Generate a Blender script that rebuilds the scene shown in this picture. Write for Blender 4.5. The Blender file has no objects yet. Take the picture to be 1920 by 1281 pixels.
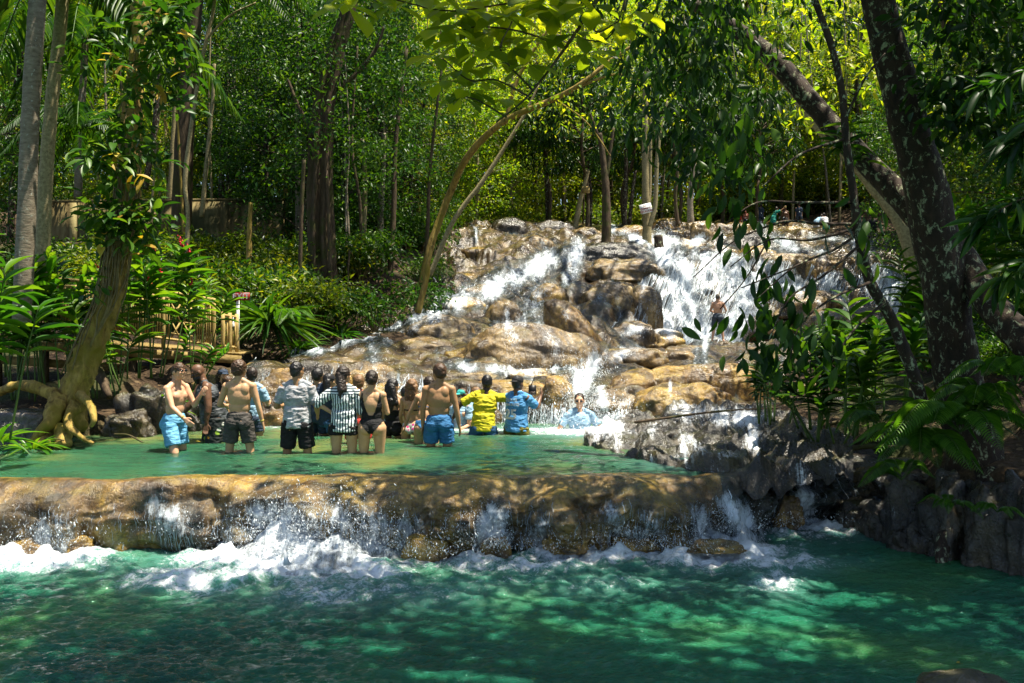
import bpy, math, random
import numpy as np
from mathutils import Vector, Matrix, Euler

random.seed(7)
RNG = np.random.default_rng(7)
S = bpy.context.scene
COL = S.collection
R = math.radians

# ------------------------------------------------------------------ camera
F = 1700.0; HOR = 600.0; CZ = 1.9          # focal length in photo pixels, horizon row, eye height over upper pool
cam = bpy.data.cameras.new("Camera"); cam_o = bpy.data.objects.new("Camera", cam); COL.objects.link(cam_o)
cam.sensor_width = 36; cam.lens = 36 * F / 1920
cam.shift_y = -(640.5 - HOR) / 1920
cam.clip_start = 0.05; cam.clip_end = 600
cam_o.location = (0, 0, CZ); cam_o.rotation_euler = (R(90), 0, 0)
S.camera = cam_o

# ------------------------------------------------------------------ sky, sun, exposure
SUN = Vector((0.30, -0.04, 0.95)).normalized()     # towards the sun
SUN_EL = math.asin(SUN.z); SUN_AZ = math.atan2(SUN.x, SUN.y)
w = bpy.data.worlds.new("World"); S.world = w; w.use_nodes = True
nt = w.node_tree; nt.nodes.clear()
sky = nt.nodes.new("ShaderNodeTexSky"); sky.sky_type = 'NISHITA'; sky.sun_disc = False
sky.sun_elevation = SUN_EL; sky.sun_rotation = SUN_AZ
bg = nt.nodes.new("ShaderNodeBackground"); bg.inputs[1].default_value = 0.08
wo = nt.nodes.new("ShaderNodeOutputWorld")
nt.links.new(sky.outputs[0], bg.inputs[0]); nt.links.new(bg.outputs[0], wo.inputs[0])
sl = bpy.data.lights.new("Sun", 'SUN'); sl.energy = 5.0; sl.angle = R(0.5); sl.color = (1.0, 0.93, 0.78)
so = bpy.data.objects.new("Sun", sl); COL.objects.link(so)
so.rotation_euler = SUN.to_track_quat('Z', 'Y').to_euler(); so.location = (10, 10, 40)
S.view_settings.view_transform = 'Standard'; S.view_settings.look = 'None'
S.view_settings.exposure = 1.42; S.view_settings.gamma = 1.0; S.view_settings.use_curve_mapping = False
S.cycles.max_bounces = 7; S.cycles.diffuse_bounces = 3; S.cycles.glossy_bounces = 3
S.cycles.transmission_bounces = 3; S.cycles.transparent_max_bounces = 8
S.cycles.sample_clamp_indirect = 4.0; S.cycles.caustics_reflective = False; S.cycles.caustics_refractive = False
S.cycles.use_denoising = True

# ------------------------------------------------------------------ numeric helpers
def at(px, py, d):
    return np.array(((px - 960.0) / F * d, d, CZ - (py - HOR) / F * d))
def atz(px, d, z):
    return np.array(((px - 960.0) / F * d, d, z))
def proj(P):
    return 960 + P[..., 0] / P[..., 1] * F, HOR - (P[..., 2] - CZ) / P[..., 1] * F

_perm = np.random.default_rng(3).permutation(256); _perm = np.concatenate([_perm, _perm, _perm])
_g = np.random.default_rng(4).normal(size=(256, 3)); _g /= np.linalg.norm(_g, axis=1)[:, None]
def pn(P, s=1.0, seed=0):
    P = np.asarray(P, float) * s + seed * 17.31
    i = np.floor(P).astype(int); f = P - i; u = f * f * f * (f * (f * 6 - 15) + 10); i &= 255
    def gr(dx, dy, dz):
        h = _perm[_perm[_perm[(i[..., 0] + dx) & 255] + ((i[..., 1] + dy) & 255)] + ((i[..., 2] + dz) & 255)]
        g = _g[h]
        return g[..., 0] * (f[..., 0] - dx) + g[..., 1] * (f[..., 1] - dy) + g[..., 2] * (f[..., 2] - dz)
    def L(a, b, t): return a + (b - a) * t
    x0 = L(gr(0,0,0), gr(1,0,0), u[..., 0]); x1 = L(gr(0,1,0), gr(1,1,0), u[..., 0])
    x2 = L(gr(0,0,1), gr(1,0,1), u[..., 0]); x3 = L(gr(0,1,1), gr(1,1,1), u[..., 0])
    return L(L(x0, x1, u[..., 1]), L(x2, x3, u[..., 1]), u[..., 2]) * 1.5
def fbm(P, s=1.0, o=4, seed=0, ridge=False):
    a, t = 1.0, 0
    for k in range(o):
        n = pn(P, s * 2 ** k, seed + k)
        t = t + a * ((1 - 2 * np.abs(n)) if ridge else n); a *= 0.5
    return t
def bulge(P, s=1.0, seed=0):
    """rounded cells, 1 at the middle of a cell and 0 at its rim"""
    P = np.asarray(P, float) * s; i = np.floor(P).astype(int); best = np.full(P.shape[:-1], 9.0); sec = best.copy()
    for a in (-1, 0, 1):
        for b in (-1, 0, 1):
            for c in (-1, 0, 1):
                j = i + np.array((a, b, c))
                h = _perm[_perm[_perm[(j[..., 0] + seed) & 255] + (j[..., 1] & 255)] + (j[..., 2] & 255)]
                q = j + 0.5 + _g[h] * 0.45
                d = np.linalg.norm(P - q, axis=-1)
                sec = np.minimum(sec, np.maximum(d, best)); best = np.minimum(best, d)
    return np.clip((sec - best) * 1.4, 0, 1)
def sm(a, b, x):
    t = np.clip((np.asarray(x, float) - a) / (b - a), 0, 1); return t * t * (3 - 2 * t)
def spline(pts, n):
    pts = np.asarray(pts, float)
    P = np.vstack([2 * pts[0] - pts[1], pts, 2 * pts[-1] - pts[-2]])
    m = len(pts) - 1; t = np.linspace(0, m, n); k = np.minimum(t.astype(int), m - 1); u = (t - k)[:, None]
    a, b, c, d = P[k], P[k + 1], P[k + 2], P[k + 3]
    return 0.5 * ((2 * b) + (c - a) * u + (2 * a - 5 * b + 4 * c - d) * u ** 2 + (3 * b - a - 3 * c + d) * u ** 3)
def nrm(v):
    v = np.asarray(v, float); return v / (np.linalg.norm(v, axis=-1, keepdims=True) + 1e-9)

# ------------------------------------------------------------------ mesh helpers
class G:
    def __init__(s): s.v = []; s.f = []; s.n = 0; s.m = []
    def add(s, V, Fs, mi=0):
        V = np.asarray(V, float).reshape(-1, 3); s.v.append(V)
        for Fa in (Fs if isinstance(Fs, list) else [Fs]):
            Fa = np.asarray(Fa, int); s.f.append(Fa + s.n); s.m.append(np.full(len(Fa), mi))
        s.n += len(V)
    def build(s, name, mat, parent=None, smooth=True, attr=None, uv=None, loc=None):
        V = np.vstack(s.v)
        if loc is not None: V = V - np.asarray(loc)
        me = bpy.data.meshes.new(name)
        me.vertices.add(len(V)); me.vertices.foreach_set("co", V.ravel())
        nl = sum(a.size for a in s.f); npol = sum(len(a) for a in s.f)
        me.loops.add(nl); me.polygons.add(npol)
        me.loops.foreach_set("vertex_index", np.concatenate([a.ravel() for a in s.f]))
        tot = np.concatenate([np.full(len(a), a.shape[1]) for a in s.f])
        me.polygons.foreach_set("loop_start", np.concatenate([[0], np.cumsum(tot)[:-1]]).astype(int))
        me.update(calc_edges=True)
        if smooth: me.polygons.foreach_set("use_smooth", np.ones(npol, bool))
        mats = mat if isinstance(mat, (list, tuple)) else [mat]
        for m_ in mats: me.materials.append(m_)
        if len(mats) > 1: me.polygons.foreach_set("material_index", np.concatenate(s.m).astype(int))
        if attr:
            for k, a in attr.items():
                A = me.attributes.new(k, 'FLOAT', 'POINT'); A.data.foreach_set("value", np.asarray(a, float).ravel())
        if uv is not None:
            U = me.uv_layers.new(name="flow"); li = np.concatenate([a.ravel() for a in s.f])
            U.data.foreach_set("uv", np.asarray(uv)[li].ravel())
        me.validate()
        o = bpy.data.objects.new(name, me); COL.objects.link(o)
        if parent is not None: o.parent = parent
        if loc is not None: o.location = tuple(loc)
        return o

def grid_faces(nu, nv, wrap=False):
    """grid with nu rows and nv columns"""
    i = np.arange(nu - 1)[:, None]; j = np.arange(nv if wrap else nv - 1)[None, :]
    a = i * nv + j; b = i * nv + (j + 1) % nv; c = (i + 1) * nv + (j + 1) % nv; d = (i + 1) * nv + j
    return np.stack([a, b, c, d], -1).reshape(-1, 4)

def tube(g, pts, rad, seg=10, n=None, noise=0.0, nscale=3.0, flute=0.0, nfl=7, mi=0, seed=0, smoothpath=True):
    pts = np.asarray(pts, float); n = n or max(len(pts) * 4, 6)
    P = spline(pts, n) if smoothpath and len(pts) > 2 else np.array([pts[0] + (pts[-1] - pts[0]) * t for t in np.linspace(0, 1, n)])
    rr = np.interp(np.linspace(0, 1, n), np.linspace(0, 1, len(rad)), rad)
    T = nrm(np.gradient(P, axis=0)); up = np.array((0.3, 1, 0.1)) if abs(T[0][1]) < 0.8 else np.array((1, 0, 0.1))
    ang = np.linspace(0, 2 * math.pi, seg, endpoint=False)
    A = np.zeros((n, 3)); u = nrm(np.cross(T[0], up))
    for k in range(n):
        u = nrm(u - T[k] * np.dot(u, T[k])); A[k] = u
    B = np.cross(T, A)
    D = A[:, None] * np.cos(ang)[None, :, None] + B[:, None] * np.sin(ang)[None, :, None]
    r = rr[:, None] * np.ones(seg)
    V0 = P[:, None] + D * r[..., None]
    if noise: r = r * (1 + noise * fbm(V0, nscale, 3, seed))
    if flute: r = r * (1 + flute * np.sin(ang * nfl + 1.3 * pn(P * np.array((0, 0, .6)), 1, seed)[:, None] * 3)[...])
    V = (P[:, None] + D * r[..., None]).reshape(-1, 3)
    Fq = grid_faces(n, seg, True)
    V = np.vstack([V, P[0], P[-1]])
    j = np.arange(seg); c0 = n * seg; c1 = c0 + 1
    cap0 = np.stack([np.full(seg, c0), (j + 1) % seg, j], -1)
    cap1 = np.stack([np.full(seg, c1), (n - 1) * seg + j, (n - 1) * seg + (j + 1) % seg], -1)
    g.add(V, [Fq, cap0, cap1], mi)
    return P

def box(g, c, s, rot=None, mi=0):
    c = np.asarray(c, float); s = np.asarray(s, float) / 2
    V = np.array([(x, y, z) for x in (-1, 1) for y in (-1, 1) for z in (-1, 1)]) * s
    if rot is not None: V = V @ np.array(rot).T
    g.add(V + c, np.array([(0,1,3,2),(4,6,7,5),(0,4,5,1),(2,3,7,6),(0,2,6,4),(1,5,7,3)]), mi)
def bar(g, a, b, w_, h_, mi=0):
    a = np.asarray(a, float); b = np.asarray(b, float); d = b - a; L = np.linalg.norm(d); x = d / L
    up = np.array((0, 0, 1.0)) if abs(x[2]) < 0.9 else np.array((0, 1.0, 0))
    y = nrm(np.cross(up, x)); z = np.cross(x, y)
    box(g, (a + b) / 2, (L, w_, h_), np.stack([x, y, z], -1), mi)

# leaf templates: x along the leaf, y across, z up
L2 = (np.array([(0,0,0),(.45,-.5,.1),(1,0,-.12),(.45,.5,.1)], float), np.array([(0,1,2),(0,2,3)]))
def big_leaf(n=6, shape=1.0, droop=.25, fold=.16, wave=0.0, tipw=0.0):
    V = []
    for i in range(n + 1):
        t = i / n; wd = math.sin(math.pi * min(1, t ** shape)) ** .75 if 0 < t < 1 else tipw
        z = -droop * t * t; wv = wave * math.sin(t * 11)
        V += [(t, -.5 * wd, z + fold * wd * .5 + wv), (t, 0, z), (t, .5 * wd, z + fold * wd * .5 - wv)]
    Fq = []
    for i in range(n):
        a = i * 3; Fq += [(a, a + 3, a + 4, a + 1), (a + 1, a + 4, a + 5, a + 2)]
    return np.array(V), np.array(Fq)
LB = big_leaf(5); LOB = big_leaf(6, 2.0, .12, .22); LLONG = big_leaf(7, .9, .35, .2, .01); LMID = big_leaf(3, 1, .2, .2)
def leaves(g, pos, d, up, L, wr, T=L2, mi=0):
    pos = np.asarray(pos, float); N = len(pos); e1 = nrm(d); e2 = nrm(np.cross(up, e1)); e3 = np.cross(e1, e2)
    L = np.broadcast_to(L, (N,)); wr = np.broadcast_to(wr, (N,))
    V, Fa = T
    W = pos[:, None] + L[:, None, None] * (V[None, :, 0:1] * e1[:, None] + V[None, :, 1:2] * wr[:, None, None] * e2[:, None] + V[None, :, 2:3] * e3[:, None])
    Fs = (Fa[None] + (np.arange(N) * len(V))[:, None, None]).reshape(-1, Fa.shape[1])
    g.add(W.reshape(-1, 3), Fs, mi)
def cloud(g, cen, n, rad, L, wr=.45, T=L2, droop=.3, rng=RNG, flat=.7, mi=0):
    """n leaves round each of the clump centres"""
    cen = np.asarray(cen, float).reshape(-1, 3); rad = np.broadcast_to(rad, (len(cen),))
    c = np.repeat(cen, n, 0); r = np.repeat(rad, n)
    off = nrm(rng.normal(size=c.shape)) * (rng.random(len(c)) ** .5)[:, None]; off[:, 2] *= flat
    p = c + off * r[:, None]
    d = nrm(off + rng.normal(size=c.shape) * .7 + np.array((0, 0, -droop)))
    up = nrm(rng.normal(size=c.shape) * .55 + np.array((0, 0, 1.0)))
    leaves(g, p, d, up, L * rng.uniform(.6, 1.25, len(c)), wr, T, mi)

# ------------------------------------------------------------------ scene-record helpers
def tag(o, label=None, cat=None, group=None, kind=None):
    if label: o['label'] = label
    if cat: o['category'] = cat
    if group: o['group'] = group
    if kind: o['kind'] = kind
    return o
def empty(name, loc, label=None, cat=None, group=None):
    o = bpy.data.objects.new(name, None); COL.objects.link(o); o.location = tuple(loc); o.empty_display_size = .2
    return tag(o, label, cat, group)
def copy_tree(o, parent=None):
    c = o.copy(); COL.objects.link(c); c.parent = parent
    for ch in o.children: copy_tree(ch, c)
    return c

# ------------------------------------------------------------------ materials
class NT:
    def __init__(s, name):
        s.m = bpy.data.materials.new(name); s.m.use_nodes = True; s.t = s.m.node_tree; s.t.nodes.clear()
        s.out = s.n("ShaderNodeOutputMaterial")
    def n(s, t, **k):
        x = s.t.nodes.new(t)
        for a, b in k.items(): setattr(x, a, b)
        return x
    def l(s, a, b): s.t.links.new(a, b)
    def put(s, sock, v):
        if isinstance(v, bpy.types.NodeSocket): s.l(v, sock)
        elif v is not None: sock.default_value = (v if not isinstance(v, tuple) or len(v) != 3 or sock.type != 'RGBA' else v + (1,))
    def coord(s, kind="Object", scale=(1, 1, 1), rot=(0, 0, 0)):
        c = s.n("ShaderNodeTexCoord"); m = s.n("ShaderNodeMapping"); m.inputs[3].default_value = scale; m.inputs[2].default_value = rot
        s.l(c.outputs[kind], m.inputs[0]); return m.outputs[0]
    def world(s, scale=(1, 1, 1)):
        c = s.n("ShaderNodeNewGeometry"); m = s.n("ShaderNodeMapping"); m.inputs[3].default_value = scale
        s.l(c.outputs['Position'], m.inputs[0]); return m.outputs[0]
    def uv(s, scale):
        c = s.n("ShaderNodeUVMap"); c.uv_map = "flow"; m = s.n("ShaderNodeMapping"); m.inputs[3].default_value = scale
        s.l(c.outputs[0], m.inputs[0]); return m.outputs[0]
    def noise(s, v, scale, detail=4, rough=.55, dist=0.0, out='Fac'):
        x = s.n("ShaderNodeTexNoise"); s.l(v, x.inputs['Vector']); x.inputs['Scale'].default_value = scale
        x.inputs['Detail'].default_value = detail; x.inputs['Roughness'].default_value = rough; x.inputs['Distortion'].default_value = dist
        return x.outputs[out]
    def voro(s, v, scale, feat='F1', out='Distance'):
        x = s.n("ShaderNodeTexVoronoi", feature=feat); s.l(v, x.inputs['Vector']); x.inputs['Scale'].default_value = scale
        return x.outputs[out]
    def ramp(s, f, stops, interp='LINEAR'):
        x = s.n("ShaderNodeValToRGB"); s.l(f, x.inputs[0]); r = x.color_ramp; r.interpolation = interp
        while len(r.elements) < len(stops): r.elements.new(.5)
        for e, (p, c) in zip(r.elements, stops):
            e.position = p; e.color = (c + (1,)) if isinstance(c, tuple) else (c, c, c, 1)
        return x.outputs[0]
    def math(s, op, a, b=None, c=None, clamp=False):
        x = s.n("ShaderNodeMath", operation=op); x.use_clamp = clamp; s.put(x.inputs[0], a)
        if b is not None: s.put(x.inputs[1], b)
        if c is not None: s.put(x.inputs[2], c)
        return x.outputs[0]
    def mix(s, f, a, b, mode='MIX'):
        x = s.n("ShaderNodeMix", data_type='RGBA', blend_type=mode); s.put(x.inputs[0], f); s.put(x.inputs[6], a); s.put(x.inputs[7], b); return x.outputs[2]
    def bump(s, h, st=.5, dist=.02, nrm_=None):
        x = s.n("ShaderNodeBump"); x.inputs[0].default_value = st; x.inputs[1].default_value = dist; s.l(h, x.inputs['Height'])
        if nrm_ is not None: s.l(nrm_, x.inputs['Normal'])
        return x.outputs[0]
    def pbr(s, col, rough=.6, nrm_=None, spec=.5, **k):
        x = s.n("ShaderNodeBsdfPrincipled"); s.put(x.inputs['Base Color'], col); s.put(x.inputs['Roughness'], rough)
        x.inputs['Specular IOR Level'].default_value = spec
        if nrm_ is not None: s.l(nrm_, x.inputs['Normal'])
        for a, b in k.items(): s.put(x.inputs[a], b)
        return x.outputs[0]
    def mixs(s, f, a, b):
        x = s.n("ShaderNodeMixShader"); s.put(x.inputs[0], f); s.l(a, x.inputs[1]); s.l(b, x.inputs[2]); return x.outputs[0]
    def done(s, sh): s.l(sh, s.out.inputs[0]); return s.m

def plain(name, col, rough=.7, bump=0.0, bs=60, var=.25, spec=.3):
    t = NT(name); v = t.coord(); n = t.noise(v, bs * .12, 3)
    c = t.mix(t.ramp(n, [(.3, 0.0), (.7, 1.0)]), tuple(x * (1 - var) for x in col), tuple(min(1, x * (1 + var)) for x in col))
    nn = t.bump(t.noise(v, bs, 3), bump, .01) if bump else None
    return t.done(t.pbr(c, rough, nn, spec))

def leaf_mat(name, a, b, c, trans=.45, rough=.38, spec=.5, tint=(1.5, 1.5, .5)):
    """a, b, c: dark, middle and light leaf colours spread over single leaves and over whole clumps"""
    t = NT(name); gi = t.n("ShaderNodeNewGeometry"); r = gi.outputs['Random Per Island']
    ob = t.n("ShaderNodeObjectInfo"); v = t.world(); n = t.noise(v, .55, 2)
    f = t.math('ADD', t.math('MULTIPLY', r, .55), t.math('MULTIPLY', n, .6)); f = t.math('ADD', f, t.math('MULTIPLY', ob.outputs['Random'], .25)); f = t.math('SUBTRACT', f, .2)
    col = t.ramp(f, [(.15, a), (.5, b), (.8, c)])
    tc = t.mix(1.0, col, tint, 'MULTIPLY')
    p = t.pbr(col, rough, None, spec); x = t.n("ShaderNodeBsdfTranslucent"); t.l(tc, x.inputs[0])
    return t.done(t.mixs(trans, p, x.outputs[0]))

def bark_mat(name, a, b, lich=None, lf=.6, moss=None, bump=.8, sc=(1, 1, .25), fs=14):
    t = NT(name); v = t.coord(scale=sc); n = t.noise(v, fs, 6, .65, .4)
    col = t.mix(t.ramp(n, [(.3, 0.0), (.7, 1.0)]), a, b)
    if moss: col = t.mix(t.ramp(t.noise(t.coord(), 2.2, 4), [(.48, 0.0), (.62, 1.0)]), col, moss)
    if lich:
        l = t.ramp(t.noise(t.coord(scale=(1, 1, .7)), 13, 6, .72, .5), [(lf, 0.0), (lf + .07, .85)]); col = t.mix(l, col, lich)
    return t.done(t.pbr(col, .8, t.bump(n, bump, .03), .25))

def rock_mat(name, cols, moss=(.10, .09, .015), moss_amt=.5, foam_attr=True, rough=.27, dots=1.0):
    """wet travertine: lobed colour patches, fine pitting, white running water where the vertex value foam says"""
    t = NT(name); v = t.world(); big = t.noise(v, .9, 4, .6, .6); mid = t.noise(v, 4.5, 5, .65, .3)
    f = t.math('ADD', t.math('MULTIPLY', big, .6), t.math('MULTIPLY', mid, .4))
    col = t.ramp(f, [(.34, cols[0]), (.46, cols[1]), (.56, cols[2]), (.66, cols[3])])
    ge = t.n("ShaderNodeNewGeometry"); sx = t.n("ShaderNodeSeparateXYZ"); t.l(ge.outputs['Normal'], sx.inputs[0])
    mo = t.math('MULTIPLY', t.ramp(sx.outputs[2], [(.35, 0.0), (.9, 1.0)]), t.ramp(t.noise(v, 2.3, 4), [(.45, 0.0), (.6, 1.0)]))
    col = t.mix(t.math('MULTIPLY', mo, moss_amt), col, moss)
    stn = t.noise(t.world((1, 1, .35)), 1.7, 5, .7, .8); col = t.mix(t.ramp(stn, [(.47, 0.0), (.60, .8)]), col, tuple(x * .9 for x in cols[0]))
    crk = t.voro(t.world((1, 1, 2.2)), 2.1, 'DISTANCE_TO_EDGE'); col = t.mix(t.ramp(crk, [(.0, .35), (.04, 0.0)]), col, tuple(x * .5 for x in cols[0]))
    pit = t.noise(v, 38, 3, .7); col = t.mix(t.ramp(pit, [(.36, .55 * dots), (.5, 0.0)]), col, tuple(x * .22 for x in cols[0]))
    fine = t.noise(t.uv((9, 2.2, 1)), 4, 5, .7, .5)
    h = t.math('ADD', t.math('MULTIPLY', pit, .35), t.math('ADD', mid, t.math('MULTIPLY', fine, .5)))
    nn = t.bump(h, .65, .06)
    r = t.ramp(t.noise(v, 6, 3), [(.35, rough * .45), (.7, min(1, rough * 1.6))])
    at_ = t.n("ShaderNodeAttribute", attribute_name="foam")
    a = t.noise(t.uv((11, 2.0, 1)), 2.2, 7, .8, .9); b = t.noise(v, 26, 4, .75, .6)
    s_ = t.math('ADD', t.math('MULTIPLY', a, .62), t.math('MULTIPLY', b, .38))
    th = t.math('SUBTRACT', .70, t.math('MULTIPLY', at_.outputs['Fac'], .36))
    fo = t.math('MULTIPLY', t.math('SUBTRACT', s_, th), 6, clamp=True)
    fo = t.math('MULTIPLY', fo, t.math('GREATER_THAN', at_.outputs['Fac'], .03))
    c2 = t.mix(fo, col, (.80, .84, .88))
    return t.done(t.pbr(c2, t.math('MAXIMUM', r, t.math('MULTIPLY', fo, .45)), nn, .6))

M = {}
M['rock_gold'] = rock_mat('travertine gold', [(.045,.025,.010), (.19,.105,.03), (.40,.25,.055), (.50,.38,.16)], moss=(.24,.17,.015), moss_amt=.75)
M['rock_brown'] = rock_mat('travertine brown', [(.026,.016,.009), (.12,.076,.030), (.30,.195,.070), (.47,.36,.18)], moss=(.15,.12,.02), moss_amt=.55)
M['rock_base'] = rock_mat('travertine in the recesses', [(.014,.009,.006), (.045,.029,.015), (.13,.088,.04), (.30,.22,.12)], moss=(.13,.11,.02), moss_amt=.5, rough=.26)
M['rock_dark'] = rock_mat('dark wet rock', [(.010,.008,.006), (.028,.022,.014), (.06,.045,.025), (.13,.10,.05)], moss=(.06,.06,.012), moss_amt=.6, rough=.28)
M['rock_grey'] = rock_mat('grey wet rock', [(.018,.016,.014), (.06,.05,.042), (.13,.11,.09), (.25,.22,.18)], moss=(.09,.08,.02), moss_amt=.4, rough=.28)

def soil_mat():
    t = NT('forest soil and leaf litter'); v = t.world(); n = t.noise(v, 1.2, 5); k = t.voro(v, 17, 'F1', 'Color'); b = t.noise(v, 22, 4, .7)
    col = t.ramp(n, [(.3, (.018,.012,.007)), (.5, (.045,.028,.015)), (.7, (.085,.055,.03))])
    kk = t.n("ShaderNodeSeparateColor"); t.l(k, kk.inputs[0])
    col = t.mix(t.ramp(kk.outputs[0], [(.80, 0.0), (.84, 1.0)]), col, t.ramp(kk.outputs[1], [(0., (.07,.038,.018)), (1., (.14,.095,.05))]))
    col = t.mix(t.ramp(t.noise(v, .5, 3), [(.52, 0.0), (.62, .7)]), col, (.03,.05,.01))
    h = t.math('ADD', b, t.math('MULTIPLY', t.voro(v, 17), .8))
    return t.done(t.pbr(col, .85, t.bump(h, .9, .06), .2))
M['soil'] = soil_mat()

def water_mat(name, deep, mid, warm, sc=(1, 1, 1), rip=6, st=.5, foam=False, milk=None, rough=.04):
    t = NT(name); v = t.world(); n = t.noise(v, .42, 3, .5, .4)
    col = t.ramp(n, [(.34, deep), (.52, mid), (.68, warm)])
    vs = t.world(sc); a = t.noise(vs, rip * 2.2, 5, .66, 1.1); b = t.noise(vs, rip * .7, 3, .55, .8)
    h = t.math('ADD', t.math('MULTIPLY', a, .55), b)
    nn = t.bump(h, st, .12)
    if foam:
        at_ = t.n("ShaderNodeAttribute", attribute_name="foam"); s_ = t.math('ADD', t.math('MULTIPLY', t.noise(v, 5, 7, .78, 1.4), .7), t.math('MULTIPLY', t.noise(v, 30, 3, .7), .3))
        th = t.math('SUBTRACT', .66, t.math('MULTIPLY', at_.outputs['Fac'], .34))
        fo = t.math('MULTIPLY', t.math('SUBTRACT', s_, th), 6.5, clamp=True)
        fo = t.math('MULTIPLY', fo, t.math('GREATER_THAN', at_.outputs['Fac'], .02))
        hz = t.math('MULTIPLY', at_.outputs['Fac'], .55, clamp=True)
        col = t.mix(hz, col, (.22,.40,.38)); col = t.mix(fo, col, (.74,.79,.83))
        nn = t.bump(t.math('ADD', h, t.math('MULTIPLY', fo, .35)), st, .12)
        return t.done(t.pbr(col, t.math('MAXIMUM', t.math('MULTIPLY', fo, .6), rough), nn, .5, **{'IOR': 1.33, 'Subsurface Weight': t.math('SUBTRACT', 1.0, fo, clamp=True), 'Subsurface Radius': (.5, 1.0, .85), 'Subsurface Scale': .5}))
    return t.done(t.pbr(col, rough, nn, .5, IOR=1.33))
M['water_low'] = water_mat('deep green plunge pool', (.005,.065,.038), (.012,.112,.058), (.045,.155,.045), (.8, 1.6, 1), 6.5, .7, True)
M['water_up'] = water_mat('clear green upper pool', (.005,.046,.026), (.026,.088,.042), (.16,.145,.028), (.22, 1.5, 1), 5, .30, True)

def cascade_mat():
    t = NT('falling white water'); v = t.world()
    at_ = t.n("ShaderNodeAttribute", attribute_name="foam")
    a = t.noise(t.uv((4.5, 1.0, 1)), 2.0, 8, .80, 1.3); b = t.noise(v, 6, 5, .8, 1.0); s_ = t.math('ADD', t.math('MULTIPLY', a, .6), t.math('MULTIPLY', b, .4))
    th = t.math('SUBTRACT', .71, t.math('MULTIPLY', at_.outputs['Fac'], .34))
    fo = t.math('MULTIPLY', t.math('SUBTRACT', s_, th), 5.5, clamp=True)
    nn = t.bump(s_, .8, .08)
    white = t.pbr((.70,.76,.82), .5, nn, .5)
    g = t.pbr(t.ramp(t.noise(v, 3, 3), [(.35, (.02,.035,.04)), (.65, (.09,.13,.14))]), .08, nn, .6, IOR=1.33)
    tr = t.n("ShaderNodeBsdfTransparent")
    body = t.mixs(t.math('MULTIPLY', at_.outputs['Fac'], .6, clamp=True), tr.outputs[0], g)
    return t.done(t.mixs(fo, body, white))
M['cascade'] = cascade_mat()
M['strand'] = plain('thin running water', (.55,.63,.70), .3, 0, 60, .12, .6)
M['spray'] = plain('white water drops', (.74,.79,.83), .35, 0, 60, .03, .6)

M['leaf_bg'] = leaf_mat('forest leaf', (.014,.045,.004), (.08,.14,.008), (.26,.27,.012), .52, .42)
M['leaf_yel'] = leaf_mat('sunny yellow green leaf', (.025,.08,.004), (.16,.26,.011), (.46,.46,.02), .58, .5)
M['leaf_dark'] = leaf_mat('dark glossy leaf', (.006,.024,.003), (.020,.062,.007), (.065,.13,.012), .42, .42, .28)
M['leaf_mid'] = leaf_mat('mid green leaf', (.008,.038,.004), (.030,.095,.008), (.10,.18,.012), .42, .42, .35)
M['leaf_gin'] = leaf_mat('ginger leaf', (.014,.070,.006), (.05,.16,.010), (.16,.27,.015), .45, .35, .4)
M['leaf_alm'] = leaf_mat('sea almond leaf', (.08,.14,.008), (.22,.28,.010), (.40,.42,.015), .72, .35)
M['leaf_fern'] = leaf_mat('fern leaf', (.02,.07,.006), (.06,.16,.012), (.10,.22,.02), .45, .4)
M['leaf_dry'] = leaf_mat('dry yellow leaf', (.25,.13,.02), (.40,.26,.03), (.45,.36,.05), .4, .5)
M['bark_pale'] = bark_mat('pale lichened palm bark', (.10,.075,.05), (.26,.22,.16), (.42,.44,.38), .60, None, .4, (1, 1, 2.5), 9)
M['bark_brown'] = bark_mat('brown bark', (.03,.019,.011), (.11,.075,.042), (.26,.25,.17), .66, (.05,.05,.012))
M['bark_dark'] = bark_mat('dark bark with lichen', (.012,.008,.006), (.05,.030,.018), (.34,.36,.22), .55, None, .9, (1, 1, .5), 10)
M['bark_gold'] = bark_mat('ochre ridged bark', (.09,.052,.014), (.46,.32,.08), None, .6, (.20,.15,.02), 1.0, (1, 1, .3), 12)
M['bark_thin'] = bark_mat('thin yellowish bark', (.14,.11,.05), (.36,.30,.16), (.05,.04,.02), .62, None, .4, (1, 1, 1), 20)
M['vine'] = plain('vine stem', (.16,.12,.05), .7, .3, 60, .4)
M['stem'] = plain('green stem', (.06,.11,.02), .5, 0, 30, .4)
M['flower'] = plain('red ginger flower', (.45,.01,.02), .4, 0, 50, .3)
M['bamboo'] = bark_mat('weathered bamboo', (.24,.15,.045), (.55,.41,.15), (.10,.06,.03), .66, None, .3, (1, 1, .3), 20)
M['plank'] = bark_mat('weathered plank', (.14,.09,.03), (.36,.26,.09), None, .6, None, .4, (.3, 1, 1), 14)
M['greywood'] = bark_mat('grey boards', (.16,.14,.11), (.38,.34,.28), None, .6, None, .4, (.3, 1, 1), 14)
def wall_mat():
    t = NT('stained retaining wall'); v = t.world(); n = t.noise(t.world((1, 1, .18)), 2.6, 5, .7); m2 = t.noise(v, .8, 4)
    col = t.ramp(n, [(.3, (.05,.036,.016)), (.5, (.16,.12,.05)), (.72, (.32,.27,.12))])
    col = t.mix(t.ramp(m2, [(.5, 0.0), (.62, .8)]), col, (.025,.035,.012))
    return t.done(t.pbr(col, .85, t.bump(t.noise(v, 12, 4), .4, .03), .2))
M['wall'] = wall_mat()
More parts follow.
